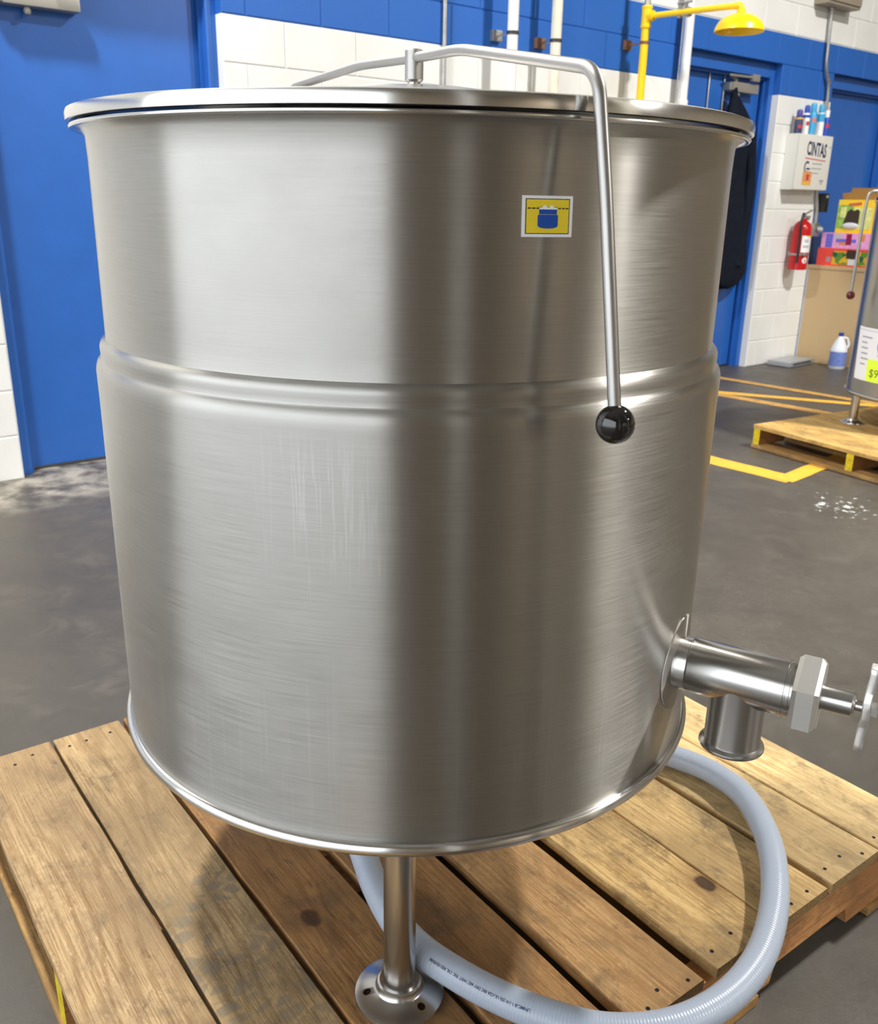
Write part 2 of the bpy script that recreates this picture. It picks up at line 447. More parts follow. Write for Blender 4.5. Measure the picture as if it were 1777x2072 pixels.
def box(bm, x0, x1, y0, y1, z0, z1, bevel=0.0, mi=0):
    vs = [bm.verts.new((x, y, z)) for x in (x0, x1) for y in (y0, y1) for z in (z0, z1)]
    fs = [bm.faces.new([vs[i] for i in q]) for q in ((0, 1, 3, 2), (4, 6, 7, 5), (0, 4, 5, 1), (2, 3, 7, 6), (0, 2, 6, 4), (1, 5, 7, 3))]
    for f in fs: f.material_index = mi
    if bevel:
        es = list({e for f in fs for e in f.edges})
        r = bmesh.ops.bevel(bm, geom=es, offset=bevel, segments=2, affect='EDGES', profile=0.7)
        for f in r['faces']: f.material_index = mi
def lathe(bm, prof, n=48, mi=0, cap=False, Mx=None):
    """revolve (r, z) pairs about z"""
    rings = []
    for r, z in prof:
        if r < 1e-6: rings.append([bm.verts.new((0, 0, z))])
        else: rings.append([bm.verts.new((r * math.cos(2 * math.pi * i / n), r * math.sin(2 * math.pi * i / n), z)) for i in range(n)])
    for a, b in zip(rings, rings[1:]):
        for i in range(n):
            j = (i + 1) % n
            if len(a) == 1 and len(b) == 1: continue
            if len(a) == 1: q = (a[0], b[i], b[j])
            elif len(b) == 1: q = (a[i], a[j], b[0])
            else: q = (a[i], a[j], b[j], b[i])
            bm.faces.new(q).material_index = mi
    if cap:
        for rg in (rings[0], rings[-1]):
            if len(rg) > 2: bm.faces.new(rg).material_index = mi
    if Mx is not None:
        bmesh.ops.transform(bm, matrix=Mx, verts=[v for rg in rings for v in rg])
    return rings
def aim(p, d):
    """matrix taking +z to direction d at point p"""
    return Matrix.Translation(Vector(p)) @ Vector((0, 0, 1)).rotation_difference(Vector(d).normalized()).to_matrix().to_4x4()
def round_path(pts, rad, seg=6):
    pts = [Vector(p) for p in pts]; out = [pts[0]]
    for a, b, c in zip(pts, pts[1:], pts[2:]):
        u = (a - b); w = (c - b)
        rr = min(rad, u.length * 0.45, w.length * 0.45)
        p0 = b + u.normalized() * rr; p1 = b + w.normalized() * rr
        for i in range(seg + 1):
            t = i / seg
            out.append(p0 * (1 - t) ** 2 + b * 2 * t * (1 - t) + p1 * t * t)
    out.append(pts[-1]); return out
def frames(pts):
    T = []
    for i in range(len(pts)):
        T.append((pts[min(i + 1, len(pts) - 1)] - pts[max(i - 1, 0)]).normalized())
    up = Vector((0, 0, 1)) if abs(T[0].z) < 0.9 else Vector((1, 0, 0))
    N = (up - T[0] * up.dot(T[0])).normalized(); out = []
    for t in T:
        N = (N - t * N.dot(t)).normalized(); out.append((t, N, t.cross(N)))
    return out
def tube(bm, pts, r, n=16, mi=0, cap=True, sub=None):
    pts = [Vector(p) for p in pts]
    fr = frames(pts); rings = []
    for i, p in enumerate(pts):
        t, N, B = fr[i]; rr = r[i] if isinstance(r, (list, tuple)) else r
        rings.append([bm.verts.new(p + (N * math.cos(2 * math.pi * k / n) + B * math.sin(2 * math.pi * k / n)) * rr) for k in range(n)])
    for a, b in zip(rings, rings[1:]):
        for i in range(n):
            bm.faces.new((a[i], a[(i + 1) % n], b[(i + 1) % n], b[i])).material_index = mi
    if cap:
        bm.faces.new(rings[0]).material_index = mi; bm.faces.new(rings[-1]).material_index = mi
    return rings
def prism(bm, poly, depth, Mx=None, mi=0):
    """extrude an (x, y) outline by depth along z"""
    a = [bm.verts.new((x, y, 0)) for x, y in poly]; b = [bm.verts.new((x, y, depth)) for x, y in poly]
    n = len(poly)
    bm.faces.new(a[::-1]).material_index = mi; bm.faces.new(b).material_index = mi
    for i in range(n): bm.faces.new((a[i], a[(i + 1) % n], b[(i + 1) % n], b[i])).material_index = mi
    if Mx is not None: bmesh.ops.transform(bm, matrix=Mx, verts=a + b)
def nb(): return bmesh.new()
def text_geo(s, size, extrude=0.0, squeeze=1.0, bold=0.0):
    """letters as plain vertices and faces, baseline at y = 0, starting at x = 0"""
    cu = bpy.data.curves.new('lettering', 'FONT'); cu.body = s; cu.size = size; cu.resolution_u = 3; cu.offset = bold
    o = bpy.data.objects.new('lettering', cu); COL.objects.link(o)
    dg = bpy.context.evaluated_depsgraph_get(); dg.update()
    me = o.evaluated_get(dg).to_mesh()
    vs = [(v.co.x * squeeze, v.co.y) for v in me.vertices]; fs = [tuple(p.vertices) for p in me.polygons]
    o.evaluated_get(dg).to_mesh_clear()
    bpy.data.objects.remove(o); bpy.data.curves.remove(cu)
    return vs, fs
def add_geo(bm, vs, fs, fn, mi=0):
    w = [bm.verts.new(fn(x, y)) for x, y in vs]
    for f in fs:
        try: bm.faces.new([w[i] for i in f]).material_index = mi
        except ValueError: pass
def boolean_holes(o, cutters):
    """cut real holes, then throw the cutters away"""
    for c in cutters:
        md = o.modifiers.new('cut', 'BOOLEAN'); md.operation = 'DIFFERENCE'; md.object = c; md.solver = 'EXACT'
    dg = bpy.context.evaluated_depsgraph_get(); dg.update()
    me = bpy.data.meshes.new_from_object(o.evaluated_get(dg))
    o.modifiers.clear(); o.data = me
    for c in cutters: bpy.data.objects.remove(c)

# ------------------------------------------------------------------ floor, walls, ceiling
bm = nb(); box(bm, -6, 13, -17, 0.6, -0.12, 0.0)
floor = setting(obj('floor', bm, 'concrete_floor'), 'stained brown-grey concrete warehouse floor', 'floor')

def tape(x0, y0, x1, y1, w, m, zoff=0.0):
    d = Vector((x1 - x0, y1 - y0, 0)).normalized(); nrm = Vector((-d.y, d.x, 0)) * w / 2
    L = (Vector((x1, y1, 0)) - Vector((x0, y0, 0))).length; k = max(2, int(L / 0.06)); bm = nb(); prev = None
    for i in range(k + 1):
        p = Vector((x0, y0, 0.0004 + zoff)) + d * L * i / k
        a = bm.verts.new(p + nrm * (1 + random.uniform(-.06, .06))); b = bm.verts.new(p - nrm * (1 + random.uniform(-.06, .06)))
        a2 = bm.verts.new(a.co + Vector((0, 0, .0008))); b2 = bm.verts.new(b.co + Vector((0, 0, .0008)))
        cur = (a, b, b2, a2)
        if prev:
            for j in range(4): bm.faces.new((prev[j], prev[(j + 1) % 4], cur[(j + 1) % 4], cur[j]))
        prev = cur
    return obj('tape_line', bm, m, floor)
tape(2.88, -0.9, 2.945, -2.06, 0.135, 'yellow_tape')
tape(2.90, -2.035, 3.75, -1.95, 0.095, 'yellow_tape', 0.0010)
tape(4.40, -0.40, 4.50, -1.50, 0.10, 'faded_yellow_tape')
tape(4.40, -0.42, 5.00, -1.42, 0.09, 'yellow_tape', 0.0010)
tape(4.95, -0.12, 5.06, -1.50, 0.085, 'faded_yellow_tape', 0.0020)

DOORS = [(0.0, 1.095), (4.475, 5.570), (6.285, 7.380)]     # openings in the blockwork
DTOP = 2.25
bm = nb()
xs = [-5.0, DOORS[0][0], DOORS[0][1], DOORS[1][0], DOORS[1][1], DOORS[2][0], DOORS[2][1], 12.0]
for i in range(0, 8, 2): box(bm, xs[i], xs[i + 1], 0.005, 0.20, 0, DTOP)
box(bm, -5.0, 12.0, 0.005, 0.20, DTOP, 6.0)
wall_back = setting(obj('wall_back', bm, 'wall_paint'), 'painted concrete block wall, white with a wide blue stripe', 'wall')

BL, BH, JT = 0.406, 0.203, 0.005
block_cache = {}
def block_mesh(w, h):
    key = (round(w, 3), round(h, 3))
    if key in block_cache: return block_cache[key]
    bm = nb(); a, b = w / 2 - JT / 2, h / 2 - JT / 2; c = 0.004
    rg = []
    for (x, z, y) in ((a, b, 0.012), (a, b, c), (a - c, b - c, 0.0)):
        rg.append([bm.verts.new(p) for p in ((-x, y, -z), (x, y, -z), (x, y, z), (-x, y, z))])
    for p, q in zip(rg, rg[1:]):
        for i in range(4): bm.faces.new((p[i], p[(i + 1) % 4], q[(i + 1) % 4], q[i]))
    bm.faces.new(rg[2]); bm.faces.new(rg[0][::-1])
    bmesh.ops.recalc_face_normals(bm, faces=bm.faces)
    me = bpy.data.meshes.new('block'); bm.to_mesh(me); bm.free(); me.materials.append(MATS['wall_paint'])
    block_cache[key] = me; return me
for row in range(14):
    z0 = row * BH
    edges = [-0.75]; 
    spans = [(-0.75, 0.0), (1.095, 4.475), (5.570, 6.285)] if z0 < DTOP - 0.05 else [(-0.75, 7.6)]
    for (s0, s1) in spans:
        x = s0; first = True
        k0 = math.floor((s0 - (0.203 if row % 2 else 0.0)) / BL)
        cuts = [s0]
        t = (k0 + 1) * BL + (0.203 if row % 2 else 0.0)
        while t < s1 - 1e-4:
            if t - cuts[-1] > 0.03: cuts.append(t)
            t += BL
        if s1 - cuts[-1] < 0.03 and len(cuts) > 1: cuts.pop()
        cuts.append(s1)
        for a, b in zip(cuts, cuts[1:]):
            o = link('block', block_mesh(b - a, BH), wall_back, ((a + b) / 2, 0, z0 + BH / 2))

bm = nb(); box(bm, -5.2, -5.0, -0.06, 0.2, 0, 6.0); box(bm, -5.2, -5.0, -17, -8.4, 0, 6.0); box(bm, -5.2, -5.0, -8.4, -0.06, 4.2, 6.0)  # opening added so daylight brightens the left half of the kettle's reflection
setting(obj('wall_left', bm, 'dark_wall'), 'plain side wall left of the blue door with an opening added to let in daylight', 'wall')
bm = nb(); box(bm, -40, -5.2, -30, 20, -0.14, -0.02)  # unseen ground added below the sky outside that opening
setting(obj('ground', bm, 'wall_plain'), 'unseen pale ground added outside the daylight opening', 'ground')
bm = nb()  # frame made up to go with the added opening
for (a, b) in ((-0.06, -0.10), (-8.34, -8.40)): box(bm, -5.21, -4.99, b, a, 0, 4.2)
box(bm, -5.21, -4.99, -8.34, -0.10, 4.14, 4.2)
setting(obj('trim_1', bm, 'wall_plain'), 'frame of the added daylight opening in the left wall', 'opening frame')
for (cx, cy, cw, cm) in ((0.12, -6.6, 0.09, 'dark_clamp'), (-1.60, -6.8, 0.10, 'white_paint'), (1.62, -6.6, 0.15, 'aged_white_paint'), (3.4, -8.2, 0.12, 'dark_clamp')):  # unseen columns added where they mirror as vertical streaks in the kettle
    bm = nb(); box(bm, cx - cw, cx + cw, cy - .012, cy + .012, 0, 6.0)
    for sx in (-1, 1): box(bm, cx + sx * cw - .012, cx + sx * cw + .012, cy - .10, cy + .10, 0, 6.0)
    box(bm, cx - cw - .08, cx + cw + .08, cy - .18, cy + .18, 0, .02)
    setting(obj('column', bm, cm), 'unseen column added behind the photographer to streak the kettle reflection', 'column')
bm = nb(); box(bm, 12.0, 12.2, -17, 0.2, 0, 6.0)
setting(obj('wall_right', bm, 'dark_wall'), 'dark far side wall of the warehouse', 'wall')
bm = nb(); box(bm, -6, 12.2, -17.2, -17, 0, 6.0)
setting(obj('wall_front', bm, 'dark_wall'), 'dark warehouse end wall behind the photographer', 'wall')
bm = nb(); box(bm, -6, 12.2, -17.2, 0.2, 6.0, 6.2)
setting(obj('ceiling', bm, 'ceiling_paint'), 'grey warehouse ceiling', 'ceiling')

# ------------------------------------------------------------------ lamps
def high_bay(x, y, label, m='lamp_diffuser'):
    t = thing('high_bay_lamp', label, 'lamp', (x, y, 5.25), group='round high-bay lamps')
    bm = nb(); lathe(bm, [(0.0, 0.16), (0.06, 0.16), (0.07, 0.10), (0.17, 0.07), (0.20, 0.03), (0.20, -0.01), (0.19, -0.01)], 40)
    obj('housing', bm, 'lamp_housing', t, smooth=True)
    bm = nb(); lathe(bm, [(0.0, -0.005), (0.19, -0.005)], 40)
    obj('diffuser', bm, m, t)
    bm = nb(); lathe(bm, [(0.008, 0.155), (0.008, 0.75)], 10, cap=True)
    obj('suspension_rod', bm, 'galvanised', t)
    return t
high_bay(4.2, -4.2, 'round high-bay lamp on the ceiling out in front of the yellow shower')
high_bay(-1.0, -1.2, 'round high-bay lamp on the ceiling nearest the left blue door', 'lamp_diffuser_bright')
high_bay(1.5, -15.2, 'round high-bay lamp far behind the photographer, over the columns')
high_bay(5.8, -10.0, 'added fill lamp behind the photographer, brightening the right half of the kettle')  # unseen lamp added to lift the kettle's dark right half

# ------------------------------------------------------------------ doors
def door(n, x0, x1, label, closer):
    d = link('door_%d' % n, None); setting(d, label, 'door')
    bm = nb()
    for (a, b) in ((x0, x0 + 0.052), (x1 - 0.052, x1)): box(bm, a, b, 0.06, 0.195, 0, DTOP, 0.004)
    box(bm, x0 + 0.052, x1 - 0.052, 0.06, 0.195, 2.142, DTOP, 0.004)
    for (a, b) in ((x0 + 0.052, x0 + 0.068), (x1 - 0.068, x1 - 0.052)): box(bm, a, b, 0.098, 0.115, 0, 2.142)
    box(bm, x0 + 0.068, x1 - 0.068, 0.098, 0.115, 2.126, 2.142)
    obj('door_frame', bm, 'blue_paint', d)
    bm = nb(); box(bm, x0 + 0.055, x1 - 0.055, 0.135, 0.18, 0.012, 2.138, 0.002)
    obj('door_leaf', bm, 'blue_paint', d)
    bm = nb(); box(bm, x0 + 0.05, x1 - 0.05, 0.128, 0.2, 0.0, 0.006, 0.002)
    obj('threshold', bm, 'dark_clamp', d)
    if closer:
        cx, cz = closer
        bm = nb(); box(bm, cx, cx + 0.31, 0.06, 0.135, cz, cz + 0.065, 0.008); box(bm, cx - 0.03, cx + 0.002, 0.07, 0.13, cz + 0.006, cz + 0.058, 0.004)
        c = obj('door_closer', bm, 'closer_metal', d, smooth=True)
        bm = nb(); tube(bm, [(cx + 0.07, 0.095, cz + 0.055), (cx + 0.07, 0.095, cz + 0.088)], 0.014, 12)
        tube(bm, [(cx + 0.07, 0.09, cz + 0.085), (cx - 0.07, 0.055, cz + 0.10), (cx + 0.22, 0.05, cz + 0.105)], 0.009, 10)
        box(bm, cx + 0.19, cx + 0.27, 0.03, 0.062, cz + 0.078, cz + 0.125, 0.004)
        obj('closer_arm', bm, 'closer_metal', c, smooth=True)
        bm = nb(); lathe(bm, [(0, -0.03), (0.012, -0.028), (0.016, -0.016), (0.012, 0.0)], 14, Mx=Matrix.Translation((cx + 0.10, 0.09, cz)))
        obj('closer_knob', bm, 'closer_metal', c, smooth=True)
    return d
d1 = door(1, 0.0, 1.095, 'large blue steel door at the left of the kettle', (0.17, 1.962))
d2 = door(2, 4.475, 5.570, 'blue steel door behind the dark jacket, right of the kettle', (5.08, 2.020))
d3 = door(3, 6.285, 7.380, 'blue door at far right behind the tan cabinet', None)

# ------------------------------------------------------------------ kettles
def make_kettle(name, label, loc, P, detailed):
    """jacketed steam kettle on three flanged legs; the root stands on the pallet; z below is height above its own foot"""
    K = thing(name, label, 'kettle', loc)
    Ru, Rl, zb, z2, z1, zr, rr = P['Ru'], P['Rl'], P['zb'], P['z2'], P['z1'], P['zr'], P['rr']
    n = 160 if detailed else 64
    prof = [(0.0, zb - 0.045), (Rl * .45, zb - 0.034), (Rl * .8, zb - 0.012), (Rl - 0.012, zb + 0.004), (Rl - 0.001, zb + 0.014)]
    if z1:
        mid = (Ru + Rl) / 2 + 0.0006
        prof += [(Rl, z2 - 0.05), (Rl + 0.0004, z2 - 0.020), (Rl + 0.0006, z2 - 0.012), (Rl - 0.0002, z2 - 0.006), (Rl - 0.0018, z2 - 0.001), (Rl - 0.0045, z2 + 0.0025), (mid + 0.0003, z2 + 0.0045), (mid, z2 + 0.0060),
                 (mid, z1 - 0.012), (mid + 0.0005, z1 - 0.007), (mid + 0.0002, z1 - 0.003), (mid - 0.0012, z1 + 0.0005), (mid - 0.0036, z1 + 0.0034), (Ru + 0.0002, z1 + 0.0058), (Ru, z1 + 0.0075), (Ru, z1 + 0.03)]
    else:
        prof += [(Rl, zb + 0.05)]
    prof += [(Ru, zr - 0.055), (Ru + 0.001, zr - 0.028), (Ru + 0.006, zr - 0.0200), (Ru + 0.012, zr - 0.0182), (Ru + 0.005, zr - 0.0165), (Ru - 0.02, zr - 0.016)]
    bm = nb(); lathe(bm, prof, n)
    obj('body_shell', bm, 'brushed_steel' if detailed else 'brushed_steel_plain', K, smooth=44)
    # rolled flange the lid sits on
    q = zr - 0.0186
    bm = nb(); lathe(bm, [(Ru + 0.010, q + 0.0005), (rr - 0.011, q - 0.0005), (rr - 0.008, q - 0.0022), (rr - 0.0045, q - 0.0020), (rr - 0.003, q), (rr - 0.004, q + 0.0024), (Ru - 0.01, q + 0.003)], n)
    obj('rim_flange', bm, 'polished_steel', K, smooth=60)
    # lid: shallow dome with a turned-down edge
    bm = nb()
    zt = zr + 0.002; da = P['dome']
    lathe(bm, [(0.0, zr + da), (0.05, zr + da - .0006), (0.10, zr + da - .0032), (0.15, zr + da - .0105), (0.20, zr + da - .0185), (0.28, zr + 0.0125), (0.34, zr + 0.006), (0.37, zr + 0.004), (0.41, zt + 0.001), (rr - 0.006, zt), (rr - 0.0015, zt - 0.0015), (rr, zt - 0.006), (rr - 0.0004, zt - 0.0145), (rr - 0.003, zt - 0.0155), (rr - 0.012, zt - 0.0145)] if Ru > .4 else
          [(0.0, zr + da), (0.2, zr + da * .8), (0.3, zr + .01), (rr, zt), (rr, zt - .0145), (rr - .01, zt - .0145)], n)
    lid = obj('lid', bm, 'polished_steel', K, smooth=50)
    bm = nb(); lathe(bm, [(0.0, zr + da - .004), (0.016, zr + da - .004), (0.016, zr + da + 0.003), (0.0085, zr + da + 0.0045), (0.0085, zr + da + 0.012)], 24)
    obj('lid_post', bm, 'satin_steel', lid, smooth=True)
    # bottom bead
    bm = nb(); c = (Rl + 0.0005, zb + 0.006); ring = [(c[0] + 0.0078 * math.cos(a), c[1] + 0.0095 * math.sin(a)) for a in [2 * math.pi * i / 12 for i in range(13)]]
    lathe(bm, ring, n)
    obj('bottom_bead', bm, 'polished_steel' if detailed else 'satin_steel', K, smooth=True)
    # legs
    for k in range(3):
        a = R(P['leg_az'] + 120 * k); x, y = P['leg_r'] * math.cos(a), P['leg_r'] * math.sin(a)
        bm = nb(); lathe(bm, [(0.0225, 0.014), (0.0225, zb - 0.008)], 32, cap=True)
        lg = obj('leg', bm, 'satin_steel', K, (x, y, 0), smooth=True)
        bm = nb(); lathe(bm, [(0.0, 0.0), (0.0625, 0.0), (0.0645, 0.003), (0.0635, 0.007), (0.0560, 0.0105), (0.036, 0.016), (0.0335, 0.0185), (0.0315, 0.026), (0.0285, 0.028), (0.0235, 0.027), (0.0, 0.027)], 56)
        ft = obj('foot_flange', bm, 'satin_steel', lg, smooth=35)
        if detailed and k == 0:
            cs = []
            for h in (-105, 15, 135):
                hb = nb(); hx, hy = 0.047 * math.cos(R(h + P['hole'])), 0.047 * math.sin(R(h + P['hole']))
                lathe(hb, [(0.0055, -0.01), (0.0055, 0.03)], 16, cap=True, Mx=Matrix.Translation((x + hx, y + hy, 0)))
                cs.append(obj('cutter', hb, 'hole_black', K))
            bpy.context.view_layer.update()
            boolean_holes(ft, cs)
    # lid lever: rear hinge, bar over the lid, handle down the front
    az = R(P['lever_az']); u = Vector((math.cos(az), math.sin(az), 0))
    az2 = R(P.get('rear_az', P['lever_az'])); u2 = Vector((math.cos(az2), math.sin(az2), 0))
    def L(r, z): return (u if r > 0 else u2) * r + Vector((0, 0, z))
    bm = nb(); pts = round_path([L(r, z) for r, z in P['lever']], 0.028, 8)
    tube(bm, pts, 0.0066 if detailed else 0.0075, 18)
    bar = obj('lid_lever', bm, 'dull_steel', K, smooth=True)
    if detailed:
        hb = P['hub']; bm = nb(); lathe(bm, [(0.0, hb[0]), (0.0095, hb[0]), (0.0125, hb[0] + 0.003), (0.0125, hb[1] - 0.0015), (0.0110, hb[1]), (0.0, hb[1])], 28)
        obj('hub_block', bm, 'dull_steel', bar, smooth=35)
    e = L(*P['lever'][-1]); d = (L(*P['lever'][-1]) - L(*P['lever'][-2])).normalized()
    bm = nb(); bmesh.ops.create_uvsphere(bm, u_segments=32, v_segments=20, radius=P['ball'])
    bmesh.ops.translate(bm, vec=e + d * (P['ball'] * 0.8), verts=bm.verts)
    obj('ball_knob', bm, 'black_gloss' if detailed else 'red_gloss', bar, smooth=60)
    e2 = P['lever'][0]; bm = nb()
    Mx = Matrix.Translation(L(e2[0], 0)) @ Matrix.Rotation(az2, 4, 'Z')
    box(bm, -0.012, 0.012, -0.02, 0.02, zr - 0.09, e2[1] + 0.012, 0.003); box(bm, 0.012, abs(e2[0]) - Ru + 0.012, -0.02, 0.02, zr - 0.09, zr - 0.035, 0.003)
    bmesh.ops.transform(bm, matrix=Mx, verts=bm.verts)
    obj('hinge_bracket', bm, 'cast_steel', K, smooth=35)
    return K

KZ = 0.152
P1 = dict(Ru=0.4252, Rl=0.440, zb=0.482 - KZ, z2=1.0245 - KZ, z1=1.0485 - KZ, zr=1.3288 - KZ, rr=0.4475, dome=0.0458, leg_az=-128.2, leg_r=0.335, hole=20,
          lever_az=-104.5, rear_az=-100.0, lever=[(-0.50, 1.330 - KZ), (-0.492, 1.420 - KZ), (-0.185, 1.424 - KZ), (0.0, 1.414 - KZ), (0.15, 1.406 - KZ), (0.458, 1.352 - KZ), (0.4865, 1.239 - KZ), (0.528, 1.045 - KZ)],
          hub=(1.384 - KZ, 1.424 - KZ), ball=0.0192)
kettle = make_kettle('steam_kettle', 'big round brushed steel steam kettle filling the picture, on the near pallet', (-0.180, -3.209, KZ + 0.0006), P1, True)

# level label stuck on the upper wall, curved with it
KR = P1['Ru'] + 0.0004
def on_wall(rad, az, z):
    return Vector((rad * math.cos(az), rad * math.sin(az), z))
LA0, LA1, LZ0, LZ1 = R(-111.85), R(-104.35), 1.2004 - KZ, 1.2396 - KZ
def lab(u, v, lift=0.0): return on_wall(KR + lift, LA0 + (LA1 - LA0) * u + (v - .5) * R(-.1), LZ0 + (LZ1 - LZ0) * v)
def lab_quad(bm, u0, u1, v0, v1, lift, mi, k=6):
    prev = None
    for i in range(k + 1):
        u = u0 + (u1 - u0) * i / k
        c = [bm.verts.new(lab(u, v0, lift)), bm.verts.new(lab(u, v1, lift))]
        if prev: bm.faces.new((prev[0], c[0], c[1], prev[1])).material_index = mi
        prev = c
bm = nb()
k = 12; prev = None
for i in range(k + 1):
    u = i / k
    c = [bm.verts.new(lab(u, v, h)) for v, h in ((0, 0), (0, .0006), (1, .0006), (1, 0))]
    if prev:
        for j in range(4): bm.faces.new((prev[j], c[j], c[(j + 1) % 4], prev[(j + 1) % 4]))
    else: bm.faces.new(c)
    prev = c
bm.faces.new(prev)
label = obj('level_label', bm, 'label_white', kettle); label['label'] = 'small yellow square label with a blue pot symbol'
bm = nb(); lab_quad(bm, 0.065, 0.935, 0.075, 0.93, .0008, 0)
lab_quad(bm, 0.082, 0.918, 0.095, 0.91, .0010, 1)
for i in range(3):
    lab_quad(bm, 0.10 + i * .085, 0.165 + i * .085, 0.682, 0.712, .0012, 0, 2)
    lab_quad(bm, 0.70 + i * .075, 0.755 + i * .075, 0.682, 0.712, .0012, 0, 2)
obj('label_print', bm, ['label_black', 'label_yellow'], label)
bm = nb()
def lab_poly(bm, pts, lift, mi):
    bm.faces.new([bm.verts.new(lab(u, v, lift)) for u, v in pts]).material_index = mi
pot = [(0.30, 0.28), (0.315, 0.25), (0.36, 0.225), (0.42, 0.212), (0.50, 0.208), (0.58, 0.212), (0.64, 0.225), (0.685, 0.25), (0.70, 0.28), (0.70, 0.53), (0.675, 0.545), (0.675, 0.70), (0.325, 0.70), (0.325, 0.545), (0.30, 0.53)]
lab_poly(bm, pot, .0012, 0)
w = [(0.325, 0.69)] + [(0.325 + .35 * i / 14, 0.665 + (.014 if i % 2 else 0)) for i in range(15)] + [(0.675, 0.72), (0.325, 0.72)]
lab_poly(bm, w[1:], .0014, 1)
for cx in (0.43, 0.57):
    lab_poly(bm, [(cx + .045 * math.cos(a), 0.715 + .055 * max(math.sin(a), 0)) for a in [math.pi * i / 8 for i in range(9)]], .0013, 1)
lab_quad(bm, 0.31, 0.69, 0.722, 0.732, .0012, 2)
lab_quad(bm, 0.325, 0.675, 0.545, 0.553, .0014, 3); 
obj('pot_symbol', bm, ['label_blue', 'label_white', 'label_black', 'label_grey'], label)

# draw-off valve
VA = R(-67.3); VZ = 0.630 - KZ
vu = Vector((math.cos(VA), math.sin(VA), 0))
MV = Matrix.Translation((0, 0, VZ)) @ Matrix.Rotation(VA, 4, 'Z') @ Matrix.Rotation(R(90), 4, 'Y')     # local z = outward
valve = link('draw_off_valve', None, kettle); valve.empty_display_size = .05
bm = nb()            # weld plate, rolled to the shell
rg = []
for rad, lift in ((0.0, .0009), (0.066, .0009), (0.0677, .0006), (0.068, -.001)):
    ring = []
    for i in range(1 if rad == 0 else 64):
        a = 2 * math.pi * i / 64; dy, dz = rad * math.cos(a), rad * math.sin(a)
        ring.append(bm.verts.new(on_wall(P1['Rl'] + lift, VA + dy / P1['Rl'], VZ + dz)))
    rg.append(ring)
for i in range(64): bm.faces.new((rg[0][0], rg[1][i], rg[1][(i + 1) % 64]))
for p, q in zip(rg[1:], rg[2:]):
    for i in range(64): bm.faces.new((p[i], p[(i + 1) % 64], q[(i + 1) % 64], q[i]))
obj('weld_plate', bm, 'brushed_steel_plain', valve, smooth=40)
bm = nb(); lathe(bm, [(0.0375, 0.436), (0.0375, 0.4555), (0.0355, 0.4565)], 48, Mx=MV)
obj('collar', bm, 'polished_steel', valve, smooth=35)
bm = nb(); lathe(bm, [(0.0, 0.456), (0.037, 0.456), (0.0385, 0.4585), (0.0385, 0.583), (0.0372, 0.5835), (0.0372, 0.5855), (0.0385, 0.586), (0.0385, 0.590), (0.0372, 0.5905), (0.0372, 0.593), (0.039, 0.594), (0.039, 0.598), (0.0, 0.598)], 56, Mx=MV)
obj('valve_body', bm, 'satin_steel', valve, smooth=35)
sp = vu * 0.523 + Vector((0, 0, VZ))
bm = nb(); lathe(bm, [(0.0375, 0.0), (0.0375, -0.094), (0.0382, -0.0975), (0.0405, -0.0995), (0.0436, -0.1012), (0.0442, -0.1035), (0.0435, -0.1055), (0.0400, -0.1055), (0.036, -0.103), (0.0345, -0.090), (0.0345, -0.02), (0.0, -0.02)], 56, Mx=Matrix.Translation(sp))
obj('spout', bm, 'satin_steel', valve, smooth=35)
bm = nb()
hexp = [(0.056 * math.cos(R(60 * i + 4)), 0.056 * math.sin(R(60 * i + 4))) for i in range(6)]
for i in range(6): pass
ringz = [(0.90, 0.594), (1.0, 0.600), (1.0, 0.621), (0.88, 0.6265)]
rg = [[bm.verts.new((x * s, y * s, z)) for x, y in hexp] for s, z in ringz]
for p, q in zip(rg, rg[1:]):
    for i in range(6): bm.faces.new((p[i], p[(i + 1) % 6], q[(i + 1) % 6], q[i]))
bm.faces.new(rg[0]); bm.faces.new(rg[-1])
bmesh.ops.transform(bm, matrix=MV, verts=bm.verts)
obj('hex_nut', bm, 'cast_steel', valve)
bm = nb(); lathe(bm, [(0.019, 0.622), (0.0165, 0.630), (0.0165, 0.6635), (0.0135, 0.667), (0.0075, 0.668), (0.0075, 0.690)], 32, Mx=MV)
lathe(bm, [(0.0, 0.622), (0.019, 0.622)], 32, Mx=MV)
obj('stem', bm, 'satin_steel', valve, smooth=35)
bm = nb()           # S-shaped wing handle, upright
S = [(-.058, .0015), (-.048, .0022), (-.036, .0016), (-.024, .0004), (-.012, -.0004), (0, 0), (.012, .0004), (.024, -.0004), (.036, -.0016), (.048, -.0022), (.058, -.0015)]
prev = None
for i, (h, o_) in enumerate(S):
    wd = 0.011 if abs(h) > .02 else 0.014
    c = [bm.verts.new((h * 1.0, sy * wd, 0.681 + o_ + sz * .0050)) for sy, sz in ((-1, -1), (1, -1), (1, 1), (-1, 1))]
    if prev:
        for j in range(4): bm.faces.new((prev[j], prev[(j + 1) % 4], c[(j + 1) % 4], c[j]))
    else: bm.faces.new(c)
    prev = c
bm.faces.new(prev)
bmesh.ops.bevel(bm, geom=list(bm.edges), offset=0.0012, segments=1, affect='EDGES')
bmesh.ops.transform(bm, matrix=MV @ Matrix.Rotation(R(-3), 4, 'Z'), verts=bm.verts)
obj('wing_handle', bm, 'cast_steel', valve, smooth=45)
bm = nb(); lathe(bm, [(0.0, 0.686), (0.010, 0.686), (0.0105, 0.694), (0.0075, 0.697), (0.0065, 0.701), (0.0, 0.703)], 6, Mx=MV)
obj('end_nut', bm, 'polished_steel', valve)

